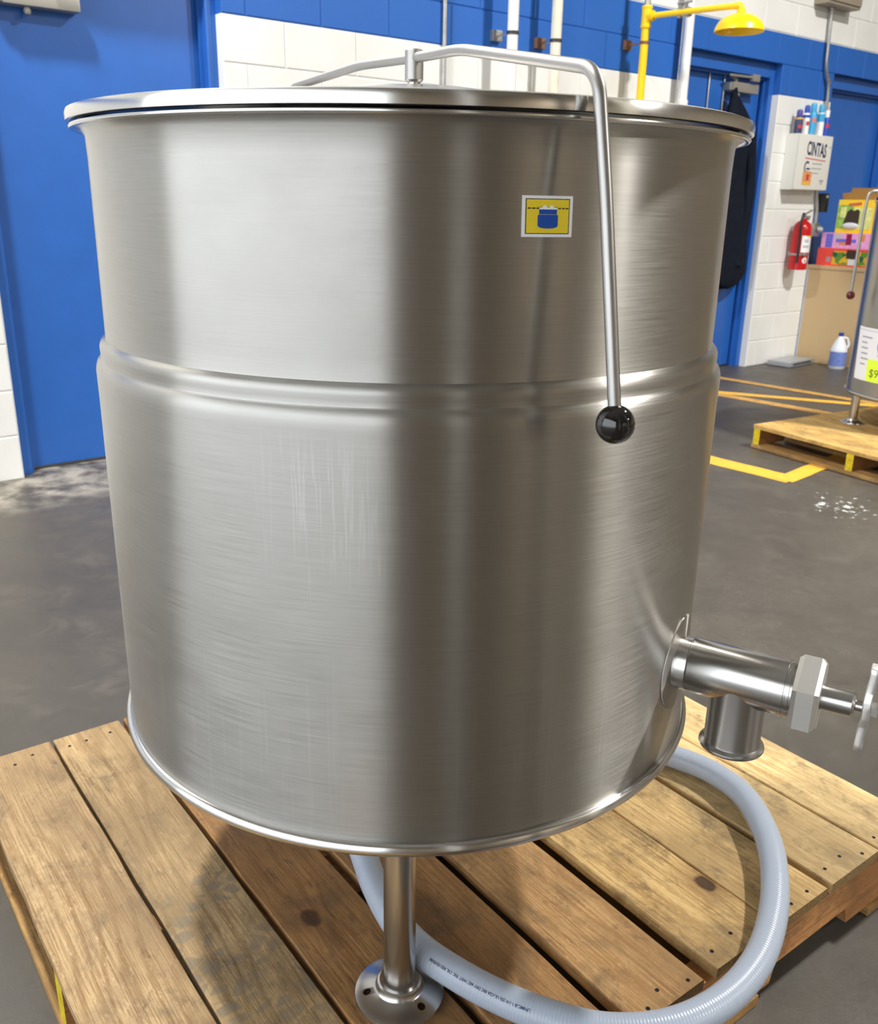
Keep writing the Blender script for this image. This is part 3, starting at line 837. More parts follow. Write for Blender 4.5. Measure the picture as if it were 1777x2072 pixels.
# ------------------------------------------------------------------ pallets
KNOTS = {2: (-0.153, 0.0205), 5: (-0.469, -0.0585), 4: (0.20, 0.02)}      # big knots, in each board's own frame
def make_pallet(name, label, loc, rotz, Lx, Ly, cuts, gaps, tints, H, decked_y=True, deck_t=0.020, bot_t=0.020):
    """deck boards run along local -y, three stringers along local +x; origin at the back left corner on the floor"""
    Pt = thing(name, label, 'pallet', loc, (0, 0, rotz))
    zt = H
    for i in range(len(cuts) - 1):
        a, b = cuts[i] + gaps[i][0], cuts[i + 1] - gaps[i][1]
        w = b - a; L = Ly + gaps[i][2]
        bm = nb(); nseg = 14
        rings = []
        bow = -random.uniform(.0002, .0012)
        for s in range(nseg + 1):
            xx = -L / 2 + L * s / nseg
            e0 = random.uniform(-.0012, .0012); e1 = random.uniform(-.0012, .0012); q = 0.002
            zz = bow * (1 - (2 * xx / L) ** 2)
            rings.append([bm.verts.new(p) for p in ((xx, -w / 2 + e0, -deck_t), (xx, -w / 2 + e0, -q + zz), (xx, -w / 2 + e0 + q, zz), (xx, w / 2 + e1 - q, zz), (xx, w / 2 + e1, -q + zz), (xx, w / 2 + e1, -deck_t))])
        for p, q2 in zip(rings, rings[1:]):
            for j in range(6): bm.faces.new((p[j], p[(j + 1) % 6], q2[(j + 1) % 6], q2[j]))
        for rg in (rings[0], rings[-1][::-1]): bm.faces.new(rg).material_index = 1
        mt = 'pallet_wood_footprints' if Lx > 1.3 and i == 1 else 'pallet_wood'
        o = obj('deck_board', bm, [mt, 'pallet_end_grain'], Pt, ((a + b) / 2, -Ly / 2 - gaps[i][3], zt), (0, 0, R(90)))
        o.color = tints[i % len(tints)]
        o['knot_x'], o['knot_y'] = KNOTS.get(i, (9.0, 9.0)) if Lx > 1.3 else (9.0, 9.0)
        if Lx > 1.3:        # nail heads near both ends
            for yy in (-Ly / 2 + 0.022, Ly / 2 - 0.04):
                for f in (-.28, .05, .33):
                    nbm = nb(); lathe(nbm, [(0.0, 0.0006), (0.0032, 0.0005), (0.0036, -0.002)], 8)
                    nl = obj('nail', nbm, 'hole_black', o, (yy * (1 if f > 0 else 1) + random.uniform(-.012, .012), f * w + random.uniform(-.012, .012), 0))
    # stringers with two notches each
    sz0, sz1 = bot_t, zt - deck_t
    for j, yy in enumerate((-0.006, -Ly / 2 + 0.02, -Ly + 0.046)):
        nz = sz0 + 0.036
        poly = [(0.004, sz0), (Lx * .17, sz0), (Lx * .17 + .012, nz), (Lx * .34, nz), (Lx * .34 + .012, sz0)]
        if Lx > 1.3: poly = [(0.004, sz0), (.62, sz0), (.632, nz), (.86, nz), (.872, sz0)]  if False else [(0.004, sz0), (.24, sz0), (.25, nz), (.50, nz), (.51, sz0), (.965, sz0), (.975, nz), (1.185, nz), (1.195, sz0)]
        else: poly += [(Lx * .66 - .012, sz0), (Lx * .66, nz), (Lx * .83, nz), (Lx * .83 + .012, sz0)]
        poly += [(Lx - .004, sz0), (Lx - .004, sz1), (0.004, sz1)]
        bm = nb(); prism(bm, poly, 0.04)
        bmesh.ops.transform(bm, matrix=Matrix.Translation((0, yy, 0)) @ Matrix.Rotation(R(90), 4, 'X'), verts=bm.verts)
        for f in bm.faces:
            if abs(f.calc_center_median().x - 0.004) < 1e-3: f.material_index = 1
        o = obj('stringer', bm, ['pallet_wood', 'stringer_yellow'], Pt); o.color = srgb(206, 150, 96); o['knot_x'] = o['knot_y'] = 9.0
    for k, xx in enumerate(([0.0, 0.27, 0.54, 0.80, Lx - .14] if Lx > 1.3 else [0.0, 0.27, 0.54, 0.81, Lx - .13])):
        bm = nb(); w = .13
        box(bm, -Ly / 2, Ly / 2, -w / 2, w / 2, 0, bot_t, 0.002)
        o = obj('bottom_board', bm, 'pallet_wood', Pt, (xx + w / 2, -Ly / 2, 0.001), (0, 0, R(90))); o.color = srgb(186, 148, 92); o['knot_x'] = o['knot_y'] = 9.0
    return Pt

c1 = [0.0, 0.157, 0.301, 0.454, 0.615, 0.784, 0.951, 1.103, 1.259, 1.404]
g1 = [(0, .003, .0, 0.0), (.003, .004, .0, 0.0), (.005, .009, .0, 0.0), (.008, .013, .004, 0.0), (.010, .017, 0.0, 0.0), (.014, .001, .0, 0.0), (.001, .009, .0, 0.0), (.004, .002, .0, 0.0), (.002, 0, .012, 0.005)]
t1 = [srgb(186, 158, 116), srgb(182, 156, 114), srgb(170, 128, 78), srgb(184, 142, 92), srgb(202, 162, 110), srgb(222, 188, 128), srgb(220, 188, 130), srgb(226, 198, 144), srgb(234, 206, 150)]
pallet = make_pallet('wooden_pallet', 'large worn wooden pallet under the big kettle', (-0.750, -2.509, 0), R(-1.42), 1.404, 1.195, c1, g1, t1, KZ)
c2 = [0.0, 0.135, 0.27, 0.405, 0.54, 0.675, 0.81, 0.945, 1.08, 1.215]
g2 = [(0.0015, .0015, 0, 0)] * 9
t2 = [srgb(222, 184, 112), srgb(214, 176, 106), srgb(224, 190, 120), srgb(206, 168, 100), srgb(222, 186, 114)]
pallet2 = make_pallet('wooden_pallet', 'wooden pallet with yellow painted ends under the kettle at far right', (3.330, -1.565, 0), R(-7.5), 1.215, 1.20, c2, g2, t2, 0.125)

# ------------------------------------------------------------------ grey conduit hose
def catmull(P, step):
    P = [Vector(p) for p in P]; P = [P[0] * 2 - P[1]] + P + [P[-1] * 2 - P[-2]]; out = []
    for i in range(1, len(P) - 2):
        p0, p1, p2, p3 = P[i - 1:i + 3]; n = max(2, int((p2 - p1).length / 0.01))
        for k in range(n):
            t = k / n
            out.append(0.5 * ((2 * p1) + (p2 - p0) * t + (2 * p0 - 5 * p1 + 4 * p2 - p3) * t * t + (3 * p1 - p0 - 3 * p2 + p3) * t ** 3))
    out.append(P[-2])
    # resample evenly
    res = [out[0]]; acc = 0.0
    for a, b in zip(out, out[1:]):
        d = (b - a).length
        while acc + d >= step:
            t = (step - acc) / d; a = a.lerp(b, t); d = (b - a).length; acc = 0.0; res.append(a)
        acc += d
    return res
HR = 0.0225
hz = KZ + HR + 0.001
hp = [(0.10, -2.93, hz), (0.235, -3.08, hz), (0.335, -3.23, hz), (0.388, -3.37, hz + .002), (0.397, -3.45, hz + .004), (0.372, -3.53, hz + .008), (0.303, -3.618, hz + .010), (0.222, -3.684, hz + .010), (0.136, -3.734, hz + .008),
      (0.045, -3.767, hz + .006), (-0.050, -3.776, hz + .004), (-0.140, -3.757, hz + .003), (-0.215, -3.709, hz + .003), (-0.266, -3.640, hz + .004), (-0.300, -3.572, hz + .006),
      (-0.325, -3.512, hz + .013), (-0.337, -3.455, hz + .015), (-0.331, -3.38, hz + .008), (-0.310, -3.30, hz + .002), (-0.284, -3.225, hz + .004), (-0.258, -3.14, hz + .03), (-0.235, -3.06, hz + .09), (-0.22, -3.0, hz + .18), (-0.215, -2.99, 0.442)]
hpts = catmull(hp, 0.0031)
bm = nb(); rings = tube(bm, hpts, HR, 24)
uvl = bm.loops.layers.uv.new('UVMap')
bm.verts.index_update()
idx = {}
for i, rg in enumerate(rings):
    for k, v in enumerate(rg): idx[v] = (i * 0.0031, k / 24)
for f in bm.faces:
    for l in f.loops: l[uvl].uv = idx[l.vert]
hose = tag(obj('conduit_hose', bm, 'hose_pvc', smooth=60), 'grey flexible conduit hose looping over the pallet around the front leg', 'hose')
# printed line along the hose, read from the loop's front end upside down
cum = [i * 0.0031 for i in range(len(hpts))]
fr = frames(hpts)
def hose_pt(s, ang, lift):
    i = min(max(s / 0.0031, 0), len(hpts) - 1.001); k = int(i); t = i - k
    p = hpts[k].lerp(hpts[k + 1], t); T = fr[k][0]
    upv = Vector((0, 0, 1)); side = T.cross(upv).normalized(); up2 = side.cross(T).normalized()
    return p + (up2 * math.cos(ang) + side * math.sin(ang)) * (HR + lift)
iS = min(range(len(hpts)), key=lambda i: (hpts[i] - Vector((-0.331, -3.485, hz + .013))).length) * 0.0031
vs, fs = text_geo('LFNMC-B 1-1/4 (35) UL-CSA 80C DRY 60C WET 70C OIL RES 02/0508', 0.0056, squeeze=0.92, bold=0.00008)
wmax = max(v[0] for v in vs)
ANG0 = R(-40)
bm = nb(); add_geo(bm, vs, fs, lambda x, y: hose_pt(iS - wmax + x, ANG0 - y / HR, 0.0004))
obj('hose_print', bm, 'ink_navy', hose)

# ------------------------------------------------------------------ second kettle, far right
K2 = (4.05, -2.10, 0.1256)
P2 = dict(Ru=0.383, Rl=0.385, zb=0.298 - .125, z2=0, z1=0, zr=1.290 - .125, rr=0.392, dome=0.05, leg_az=132.0, leg_r=0.335, hole=0,
          lever_az=138.0, lever=[(-0.45, 1.33 - .125), (-0.1, 1.345 - .125), (0.25, 1.335 - .125), (0.452, 1.318 - .125), (0.458, 1.22 - .125), (0.462, 0.825 - .125)], ball=0.0215)
kettle2 = make_kettle('steam_kettle', 'second steel kettle with a dark red ball knob, cut off by the right edge', K2, P2, False)
# price sheet hanging on it, with a lime note
R2 = P2['Rl'] + 0.002
sheet = thing('price_sheet', 'white printed sheet with a lime price note hung on the right-hand kettle', 'sign', K2)
def sh(a, z, lift=0.0): return on_wall(R2 + 0.002 + lift, R(a), z - .125)
def sh_patch(bm, a0, a1, z0, z1, lift, mi=0, thick=0.0, skew=0.0, k=10):
    prev = None
    for i in range(k + 1):
        t = i / k
        c = [bm.verts.new(sh(a0 + (a1 - a0) * t + skew * 0, z0, lift)), bm.verts.new(sh(a0 + (a1 - a0) * t + skew, z1, lift))]
        if prev: bm.faces.new((prev[0], c[0], c[1], prev[1])).material_index = mi
        prev = c
bm = nb(); sh_patch(bm, 142.5, 196, 0.385, 0.655, 0.0, skew=-3.0)
obj('sheet_paper', bm, 'sheet_white', sheet)
o = sheet.children[0]; md = o.modifiers.new('thick', 'SOLIDIFY'); md.thickness = 0.0008; md.offset = 0
bm = nb()
for k, (a, zz) in enumerate(((146, .603), (146.5, .575), (147, .548), (147.4, .520), (147.8, .493), (148.2, .465))):
    sh_patch(bm, a, a + (12, 7, 8, 8, 9, 6)[k], zz, zz + .007, 0.0012, 0, k=4)
    sh_patch(bm, a + 18, a + 30, zz, zz + .007, 0.0012, 0, k=4)
sh_patch(bm, 140.2, 193, 0.640, 0.642, 0.0012, 0)
obj('sheet_print', bm, 'ink_grey', sheet)
bm = nb(); sh_patch(bm, 158.0, 186, 0.387, 0.500, 0.0020, skew=-1.2)
note = obj('price_note', bm, 'note_lime', sheet); md = note.modifiers.new('thick', 'SOLIDIFY'); md.thickness = 0.0006; md.offset = 0
vs, fs = text_geo('$9', 0.058)
bm = nb(); add_geo(bm, vs, fs, lambda x, y: sh(160.5 + math.degrees(x / R2), 0.412 + y, 0.0030))
obj('price_figures', bm, 'pen_olive', note)
bm = nb(); arc = [sh(172 - 7 * math.sin(math.pi * i / 16), 0.655 - 0.16 * i / 16, 0.0035) for i in range(17)]
tube(bm, arc, 0.003, 8); obj('pen_stroke', bm, 'pen_blue', sheet)

# ------------------------------------------------------------------ pipes on the wall
def pipe(name, label, cat, pts, r, m, group=None, brackets=(), bm_name='strut_block'):
    t = thing(name, label, cat, (pts[0][0], pts[0][1], 0) if False else (0, 0, 0), group=group)
    bm = nb(); tube(bm, round_path(pts, 0.05), r, 20); obj('pipe', bm, m, t, smooth=60)
    for (x, y, z, mm) in brackets:
        bm = nb(); lathe(bm, [(r, z - .008), (r + .005, z - .008), (r + .005, z + .008), (r, z + .008)], 20, Mx=Matrix.Translation((x, y, 0)))
        cl = obj('pipe_clamp', bm, 'dark_clamp', t, smooth=35)
        bm = nb(); tube(bm, [(x, y + r, z), (x, -0.012, z)], 0.005, 8); obj('standoff_rod', bm, 'galvanised', cl, smooth=True)
        bm = nb(); box(bm, x - .035, x + .035, -0.028, 0.0, z - .028, z + .028, .004); obj(bm_name, bm, mm, cl)
    return t
pipe('wall_pipe', 'white pipe on the wall with a galvanised bracket, behind the lid lever', 'pipe', [(2.748, -0.150, 0.02), (2.748, -0.150, 5.9)], 0.030, 'white_paint', 'vertical pipes on the blue wall', [(2.748, -.15, 2.112, 'galvanised')])
pipe('wall_pipe', 'yellowed white pipe on the wall with a rusty bracket', 'pipe', [(3.086, -0.143, 0.02), (3.086, -0.143, 5.9)], 0.030, 'aged_white_paint', 'vertical pipes on the blue wall', [(3.086, -.143, 2.110, 'rusty')])
t = pipe('wall_pipe', 'glossy white pipe on the wall right of the yellow shower', 'pipe', [(4.340, -0.080, 0.02), (4.340, -0.080, 5.9)], 0.031, 'white_paint', 'vertical pipes on the blue wall')
bm = nb(); lathe(bm, [(0.031, 1.845), (0.039, 1.85), (0.039, 1.895), (0.031, 1.90)], 20, Mx=Matrix.Translation((4.340, -.08, 0))); obj('pipe_coupling', bm, 'white_paint', t, smooth=35)
t = thing('wall_conduit', 'thin bare steel conduit on the wall behind the lid hub', 'conduit', (2.38, -0.014, 0))
bm = nb(); tube(bm, [(0, 0, 0.4), (0, 0, 5.9)], 0.0125, 14); obj('conduit_pipe', bm, 'galvanised', t, smooth=60)
for z in (0.9, 2.62):
    bm = nb(); box(bm, -.028, .028, -.004, .012, z - .012, z + .012, .002); lathe(bm, [(.0125, z - .012), (.0150, z - .012), (.0150, z + .012), (.0125, z + .012)], 14); obj('conduit_strap', bm, 'galvanised', t, smooth=35)

# ------------------------------------------------------------------ emergency shower
t = thing('emergency_shower', 'yellow emergency shower pipe with a dome head and pull rod', 'shower', (3.838, -0.150, 0))
bm = nb(); tube(bm, [(0, 0, 0.02), (0, 0, 2.30)], 0.0245, 22); obj('riser_pipe', bm, 'safety_yellow', t, smooth=60)
bm = nb(); lathe(bm, [(0.0245, 2.255), (0.031, 2.257), (0.033, 2.262), (0.033, 2.272), (0.030, 2.276), (0.030, 2.362), (0.033, 2.366), (0.033, 2.378), (0.026, 2.382)], 26)
tube(bm, [(0, -0.0, 2.322), (0.008, -0.05, 2.322)], 0.029, 20)
obj('tee_fitting', bm, 'safety_yellow', t, smooth=35)
bm = nb(); tube(bm, [(0, 0, 2.37), (0, 0, 5.9)], 0.0185, 16); obj('supply_pipe', bm, 'galvanised', t, smooth=60)
bm = nb(); tube(bm, [(0.006, -0.04, 2.322), (0.075, -0.40, 2.322), (0.118, -0.572, 2.322)], 0.0165, 18); obj('shower_arm', bm, 'safety_yellow', t, smooth=60)
bm = nb(); lathe(bm, [(0.0, -.045), (.024, -.045), (.030, -.030), (.030, -.018), (.024, -.016), (.024, .016), (.030, .018), (.030, .030), (.024, .045), (0, .045)], 8, Mx=aim((0.060, -0.235, 2.322), (0.07, -.36, 0)))
box(bm, 0.046, 0.074, -0.249, -0.221, 2.30, 2.375, .004); box(bm, 0.032, 0.048, -0.30, -0.20, 2.365, 2.376, .002)
obj('ball_valve', bm, 'galvanised', t, smooth=35)
bm = nb(); tube(bm, round_path([(0.112, -0.545, 2.322), (0.122, -0.590, 2.322), (0.122, -0.590, 2.262)], .03), 0.0185, 18)
lathe(bm, [(.0185, 2.268), (.025, 2.268), (.025, 2.300), (.0185, 2.302)], 18, Mx=Matrix.Translation((.122, -.59, 0)))
obj('elbow', bm, 'safety_yellow', t, smooth=40)
bm = nb(); lathe(bm, [(0.0, 2.282), (.022, 2.282), (.045, 2.276), (.085, 2.262), (.118, 2.238), (.134, 2.210), (.140, 2.186), (.137, 2.184), (.130, 2.208), (.112, 2.232), (.08, 2.254), (.04, 2.268), (0, 2.27)], 48, Mx=Matrix.Translation((.122, -.59, 0)))
obj('shower_head', bm, 'safety_yellow', t, smooth=50)
bm = nb(); tube(bm, [(0.040, -.25, 2.365), (0.040, -.25, 1.99)], .0035, 8); tube(bm, [(.040, -.25, 1.99), (-.01, -.29, 1.82), (.09, -.21, 1.82), (.04, -.25, 1.99)], .005, 8)
obj('pull_rod', bm, 'galvanised', t, smooth=60)
bm = nb(); tube(bm, [(0, 0.02, 2.178), (0, 0.130, 2.178)], .005, 8); box(bm, -.03, .03, .122, .1485, 2.15, 2.206, .004); lathe(bm, [(.0245, 2.170), (.029, 2.170), (.029, 2.186), (.0245, 2.186)], 18)
obj('wall_bracket', bm, 'rusty', t, smooth=35)

# ------------------------------------------------------------------ beside the second door
t = thing('over_door_rack', 'wire hook rack hung over the blue door behind the kettle rim', 'rack', (0, 0, 0))
bm = nb()
for x in (4.880, 5.055):
    tube(bm, [(x, 0.132, 2.142), (x, 0.124, 2.128), (x, 0.124, 1.80)], 0.006, 8)
obj('hanger_strap', bm, 'galvanised', t, smooth=60)
bm = nb(); tube(bm, [(4.83, .124, 1.86), (5.16, .124, 1.86)], .005, 8); tube(bm, [(4.83, .124, 1.80), (5.16, .124, 1.80)], .005, 8)
obj('cross_wire', bm, 'galvanised', t, smooth=60)
for x in (4.90, 4.99, 5.07, 5.14):
    bm = nb(); tube(bm, round_path([(x, .124, 1.90), (x, .124, 1.80), (x, .110, 1.80), (x, .100, 1.85)], .02), .0045, 8)
    obj('hook', bm, 'dark_clamp', t, smooth=60)

# navy jacket: draped cloth loop hung by its collar
tj = thing('hanging_jacket', 'dark navy jacket hanging on the blue door, right of the kettle rim', 'jacket', (0, 0, 0))
bm = nb()
sec = [(2.015, 5.055, 5.105, .018), (1.985, 5.050, 5.125, .025), (1.93, 5.035, 5.190, .035), (1.85, 5.020, 5.275, .045), (1.76, 5.010, 5.345, .05), (1.68, 5.005, 5.352, .052), (1.55, 5.0, 5.318, .05), (1.42, 4.99, 5.335, .05),
       (1.28, 4.985, 5.378, .052), (1.10, 4.98, 5.415, .052), (0.95, 4.98, 5.445, .05), (0.83, 4.985, 5.462, .048), (0.76, 5.0, 5.465, .045), (0.70, 5.04, 5.42, .040), (0.655, 5.09, 5.345, .030), (0.640, 5.15, 5.31, .012)]
rings = []
for k, (z, xa, xb, dp) in enumerate(sec):
    rg = []
    for i in range(40):
        a = 2 * math.pi * i / 40; f = 1 + .16 * math.sin(a * 7 + k * .35) + .10 * math.sin(a * 4 - k * .6)
        xm, hw = (xa + xb) / 2, (xb - xa) / 2
        rg.append(bm.verts.new((xm + hw * math.cos(a), 0.045 + dp * math.sin(a) * (f if abs(math.sin(a)) > .2 else 1), z + .012 * math.sin(a * 3 + k))))
    rings.append(rg)
for p, q in zip(rings, rings[1:]):
    for i in range(40): bm.faces.new((p[i], p[(i + 1) % 40], q[(i + 1) % 40], q[i]))
bm.faces.new(rings[0]); bm.faces.new(rings[-1])
obj('jacket_body', bm, 'navy_cloth', tj, smooth=80)
bm = nb(); rings = []
for k in range(12):
    z = 1.74 - k * .085; cx = 5.290 + .045 * math.sin(k * .35) + k * .004; 
    rings.append([bm.verts.new((cx + (.045 + .006 * math.sin(k * 1.7)) * math.cos(2 * math.pi * i / 16), 0.012 + .034 * math.sin(2 * math.pi * i / 16), z)) for i in range(16)])
for p, q in zip(rings, rings[1:]):
    for i in range(16): bm.faces.new((p[i], p[(i + 1) % 16], q[(i + 1) % 16], q[i]))
bm.faces.new(rings[0]); bm.faces.new(rings[-1])
obj('sleeve', bm, 'navy_cloth', tj, smooth=80)
bm = nb(); tube(bm, [(5.05, .05, 2.0), (5.075, .03, 2.03), (5.11, .05, 2.0)], .012, 10); obj('collar', bm, 'navy_cloth', tj, smooth=80)

# ------------------------------------------------------------------ pillar: dispenser, cans, extinguisher, conduit
t = thing('wall_dispenser', 'white wall dispenser cabinet lettered CINTAS between two blue doors', 'dispenser', (5.735, 0, 1.368))
DW, DD, DH = 0.465, 0.112, 0.402
bm = nb(); box(bm, 0, DW, -DD + .012, -.001, 0, DH, .006); obj('cabinet_shell', bm, 'dispenser_white', t, smooth=35)
bm = nb(); box(bm, 0.002, DW - .002, -DD - .004, -DD + .011, .003, DH - .003, .005); fr_ = obj('front_door', bm, 'dispenser_white', t, smooth=35)
yf = -DD - .0046
vs, fs = text_geo('CINTAS', 0.135, squeeze=0.62, bold=0.004); wmax = max(v[0] for v in vs)
bm = nb(); add_geo(bm, [(x, y) for x, y in vs], fs, lambda x, y: Vector((0.115 + x * 0.275 / wmax, yf, 0.258 + y - x * 0.05)))
obj('brand_lettering', bm, 'ink_navy', fr_)
bm = nb(); box(bm, .105, .395, yf - .0004, yf + .002, .226, .236); 
for v in bm.verts: v.co.z -= (v.co.x - .105) * .05
obj('red_underline', bm, 'ink_red', fr_)
bm = nb()
for k in range(22):
    a0 = R(50 + 260 * k / 22); a1 = R(50 + 260 * (k + 1) / 22)
    q = [(.145 + rr_ * .04 * math.cos(a), .165 + rr_ * .045 * math.sin(a)) for rr_, a in ((1, a0), (1, a1), (.66, a1), (.66, a0))]
    bm.faces.new([bm.verts.new((x, yf, z)) for x, z in q])
box(bm, .135, .19, yf - .0004, yf + .002, .148, .160)
obj('round_logo', bm, 'ink_navy', fr_)
for k in range(3):
    x0 = .215 - k * .005
    for j in range(5 - (k == 2)):
        bm = nb(); box(bm, x0 + j * .028, x0 + j * .028 + .022, yf - .0003, yf + .002, .188 - k * .034, .197 - k * .034); obj('small_print', bm, 'ink_grey', fr_)
for q in ((.345, .40, .062, .078), (.36, .385, .045, .056), (.43, .445, .31, .325)):
    bm = nb(); box(bm, q[0], q[1], yf - .0003, yf + .002, q[2], q[3]); obj('small_print', bm, 'ink_grey', fr_)
bm = nb(); box(bm, .10, .225, yf - .0006, yf + .002, .035, .135, mi=0); box(bm, .10, .225, yf - .0009, yf + .002, .035, .058, mi=1); box(bm, .15, .19, yf - .0009, yf + .002, .07, .115, mi=2)
obj('picture_sticker', bm, ['print_warm', 'can_gold', 'can_red'], fr_)

def can(label, x, y, z, r, h, body, cap, band=None, spot=None, nozzle=None):
    t = thing('spray_can', label, 'can', (x, y, z), group='cans standing on the wall dispenser')
    bm = nb(); hb = h * .70; lathe(bm, [(0, 0), (r, 0), (r, hb * .93), (r * .9, hb), (r * .7, hb + .006), (0, hb + .006)], 24)
    obj('can_body', bm, body, t, smooth=35)
    bm = nb(); lathe(bm, [(r * .74, hb), (r * .74, hb + (h - hb) * .7), (r * .62, h - .004), (r * .35, h), (0, h)], 20); obj('cap', bm, cap, t, smooth=40)
    if band:
        bm = nb(); lathe(bm, [(r + .0006, hb * band[1]), (r + .0006, hb * band[2])], 24); obj('printed_band', bm, band[0], t, smooth=60)
    if spot:
        bm = nb(); prev = None
        for i in range(6):
            a = R(spot[3] - 30 + 60 * i / 5); c = [bm.verts.new(((r + .0012) * math.cos(a), (r + .0012) * math.sin(a), hb * q)) for q in (spot[1], spot[2])]
            if prev: bm.faces.new((prev[0], c[0], c[1], prev[1]))
            prev = c
        obj('printed_spot', bm, spot[0], t)
    if nozzle:
        bm = nb(); box(bm, -.006, r * 1.1, -.008, .008, h - .02, h + .004, .003); obj('trigger', bm, nozzle, t)
    return t
DZ = 1.368 + DH + .0005
can('dark navy spray can with purple cap and gold band, leftmost on the white dispenser', 5.772, -.062, DZ, .030, .168, 'can_navy', 'can_purple', ('can_gold', .84, .93), ('can_red', .3, .5, -120))
can('white bottle with dark blue cap and red spot on the white dispenser', 5.868, -.062, DZ, .027, .205, 'label_white', 'can_blue', ('can_blue', .80, .94), ('can_red', .42, .62, -110))
can('bright cyan bottle standing in the middle on the white dispenser', 5.950, -.064, DZ, .031, .225, 'can_cyan', 'can_cyan', None, ('ink_red', .55, .75, -120))
can('cyan and white bottle right of the gap on the white dispenser', 6.068, -.062, DZ, .030, .225, 'label_white', 'can_cyan', ('can_cyan', .62, .98))
can('blue spray bottle with white trigger and red spot, rightmost on the white dispenser', 6.145, -.064, DZ, .028, .185, 'can_blue', 'label_white', None, ('can_red', .45, .68, -110), 'label_white')

t = thing('fire_extinguisher', 'red fire extinguisher hung on the white pillar below the dispenser', 'extinguisher', (5.972, -0.095, 0.765))
bm = nb(); lathe(bm, [(0, 0), (.066, 0), (.072, .006), (.072, .300), (.070, .325), (.058, .352), (.036, .370), (.022, .380), (.022, .392), (0, .392)], 40); obj('cylinder', bm, 'extinguisher_red', t, smooth=40)
bm = nb(); lathe(bm, [(.018, .388), (.018, .415), (.012, .42), (0, .42)], 20); box(bm, -.012, .085, -.008, .008, .400, .412, .003)
tube(bm, [(-.005, 0, .418), (.03, 0, .430), (.10, 0, .452)], .007, 8); lathe(bm, [(0, -.012), (.016, -.012), (.016, .006), (0, .006)], 16, Mx=aim((.028, -.022, .395), (0, -1, 0)))
obj('valve_head', bm, 'galvanised', t, smooth=40)
bm = nb(); tube(bm, round_path([(-.01, -.005, .405), (-.06, -.03, .435), (-.092, -.038, .36), (-.078, -.036, .25), (-.076, -.036, .12), (-.076, -.036, .055)], .05), .010, 12)
obj('discharge_hose', bm, 'black_plastic', t, smooth=60)
bm = nb(); lathe(bm, [(.0725, .112), (.0755, .112), (.0755, .126), (.0725, .126)], 40); lathe(bm, [(0, -.012), (.012, -.010), (.012, .010), (0, .012)], 12, Mx=aim((-.042, -.075, .119), (0, -1, 0))); box(bm, -.02, .02, .070, .094, .10, .14, .002); box(bm, -.015, .015, .070, .094, .29, .33, .002)
obj('bracket_band', bm, 'galvanised', t, smooth=35)
def cyl_label(bm, r, a0, a1, z0, z1, mi=0, k=10):
    prev = None
    for i in range(k + 1):
        a = R(a0 + (a1 - a0) * i / k); c = [bm.verts.new((r * math.cos(a), r * math.sin(a), z)) for z in (z0, z1)]
        if prev: bm.faces.new((prev[0], c[0], c[1], prev[1])).material_index = mi
        prev = c
bm = nb(); cyl_label(bm, .0728, -142, -66, .135, .262, 0); cyl_label(bm, .0732, -112, -66, .250, .262, 1, 5); cyl_label(bm, .0732, -132, -85, .17, .19, 2, 5); cyl_label(bm, .0732, -125, -95, .21, .235, 2, 5)
obj('instruction_label', bm, ['label_white', 'label_yellow', 'label_grey'], t)
bm = nb(); c0 = R(-108)
bm.faces.new([bm.verts.new((.0732 * math.cos(c0 + .022 * math.cos(a) / .072), .0732 * math.sin(c0 + .022 * math.cos(a) / .072), .075 + .024 * math.sin(a))) for a in [2 * math.pi * i / 20 for i in range(20)]])
obj('round_tag', bm, 'label_white', t)

t = thing('wall_conduit', 'bent grey conduit running down from the beige box to the outlet', 'conduit', (0, 0, 0))
bm = nb(); tube(bm, round_path([(6.065, -.030, 2.66), (6.090, -.030, 2.26), (6.165, -.030, 2.15), (6.185, -.030, 1.98), (6.225, -.022, 1.70), (6.228, -.020, 1.36), (6.262, -.030, 1.22), (6.262, -.030, 1.115)], .06), .0125, 14); obj('conduit_pipe', bm, 'galvanised', t, smooth=60)
bm = nb(); lathe(bm, [(.0125, -.022), (.017, -.02), (.017, .02), (.0125, .022)], 14, Mx=aim((6.155, -.030, 2.165), (.2, 0, -.3))); obj('conduit_coupling', bm, 'galvanised', t, smooth=40)
t = thing('outlet_box', 'grey outlet box with a plug beside the fire extinguisher', 'outlet', (6.255, 0, 1.07))
bm = nb(); box(bm, -.045, .045, -.055, 0, -.055, .05, .012); obj('box_body', bm, 'galvanised', t, smooth=35)
bm = nb(); lathe(bm, [(0, 0), (.026, 0), (.024, .028), (.012, .040), (0, .040)], 20, Mx=aim((.012, -.055, .0), (0.25, -1, 0))); obj('plug', bm, 'device_grey', t, smooth=40)
t = thing('alarm_pull_box', 'small black device on the wall edge under the dispenser', 'device', (6.255, -0.045, 1.235))
bm = nb(); box(bm, .018, .075, -.035, .045, -.03, .115, .006); obj('device_case', bm, 'black_plastic', t, smooth=35)
bm = nb(); box(bm, .026, .060, -.037, -.034, .08, .10, .001); obj('device_face', bm, 'device_grey', t)
t = thing('junction_box', 'beige metal box on the white wall at the top right', 'box', (5.86, 0, 2.66))
bm = nb(); box(bm, 0, .45, -.12, -.001, 0, .28, .012); obj('box_body', bm, 'beige_metal', t, smooth=35)
bm = nb(); box(bm, .01, .44, -.132, -.118, .02, .27, .006); obj('box_cover', bm, 'beige_metal', t, smooth=35)
bm = nb(); lathe(bm, [(.014, -.02), (.024, -.018), (.024, 0)], 16, Mx=Matrix.Translation((.205, -.030, 0))); obj('conduit_fitting', bm, 'galvanised', t, smooth=40)

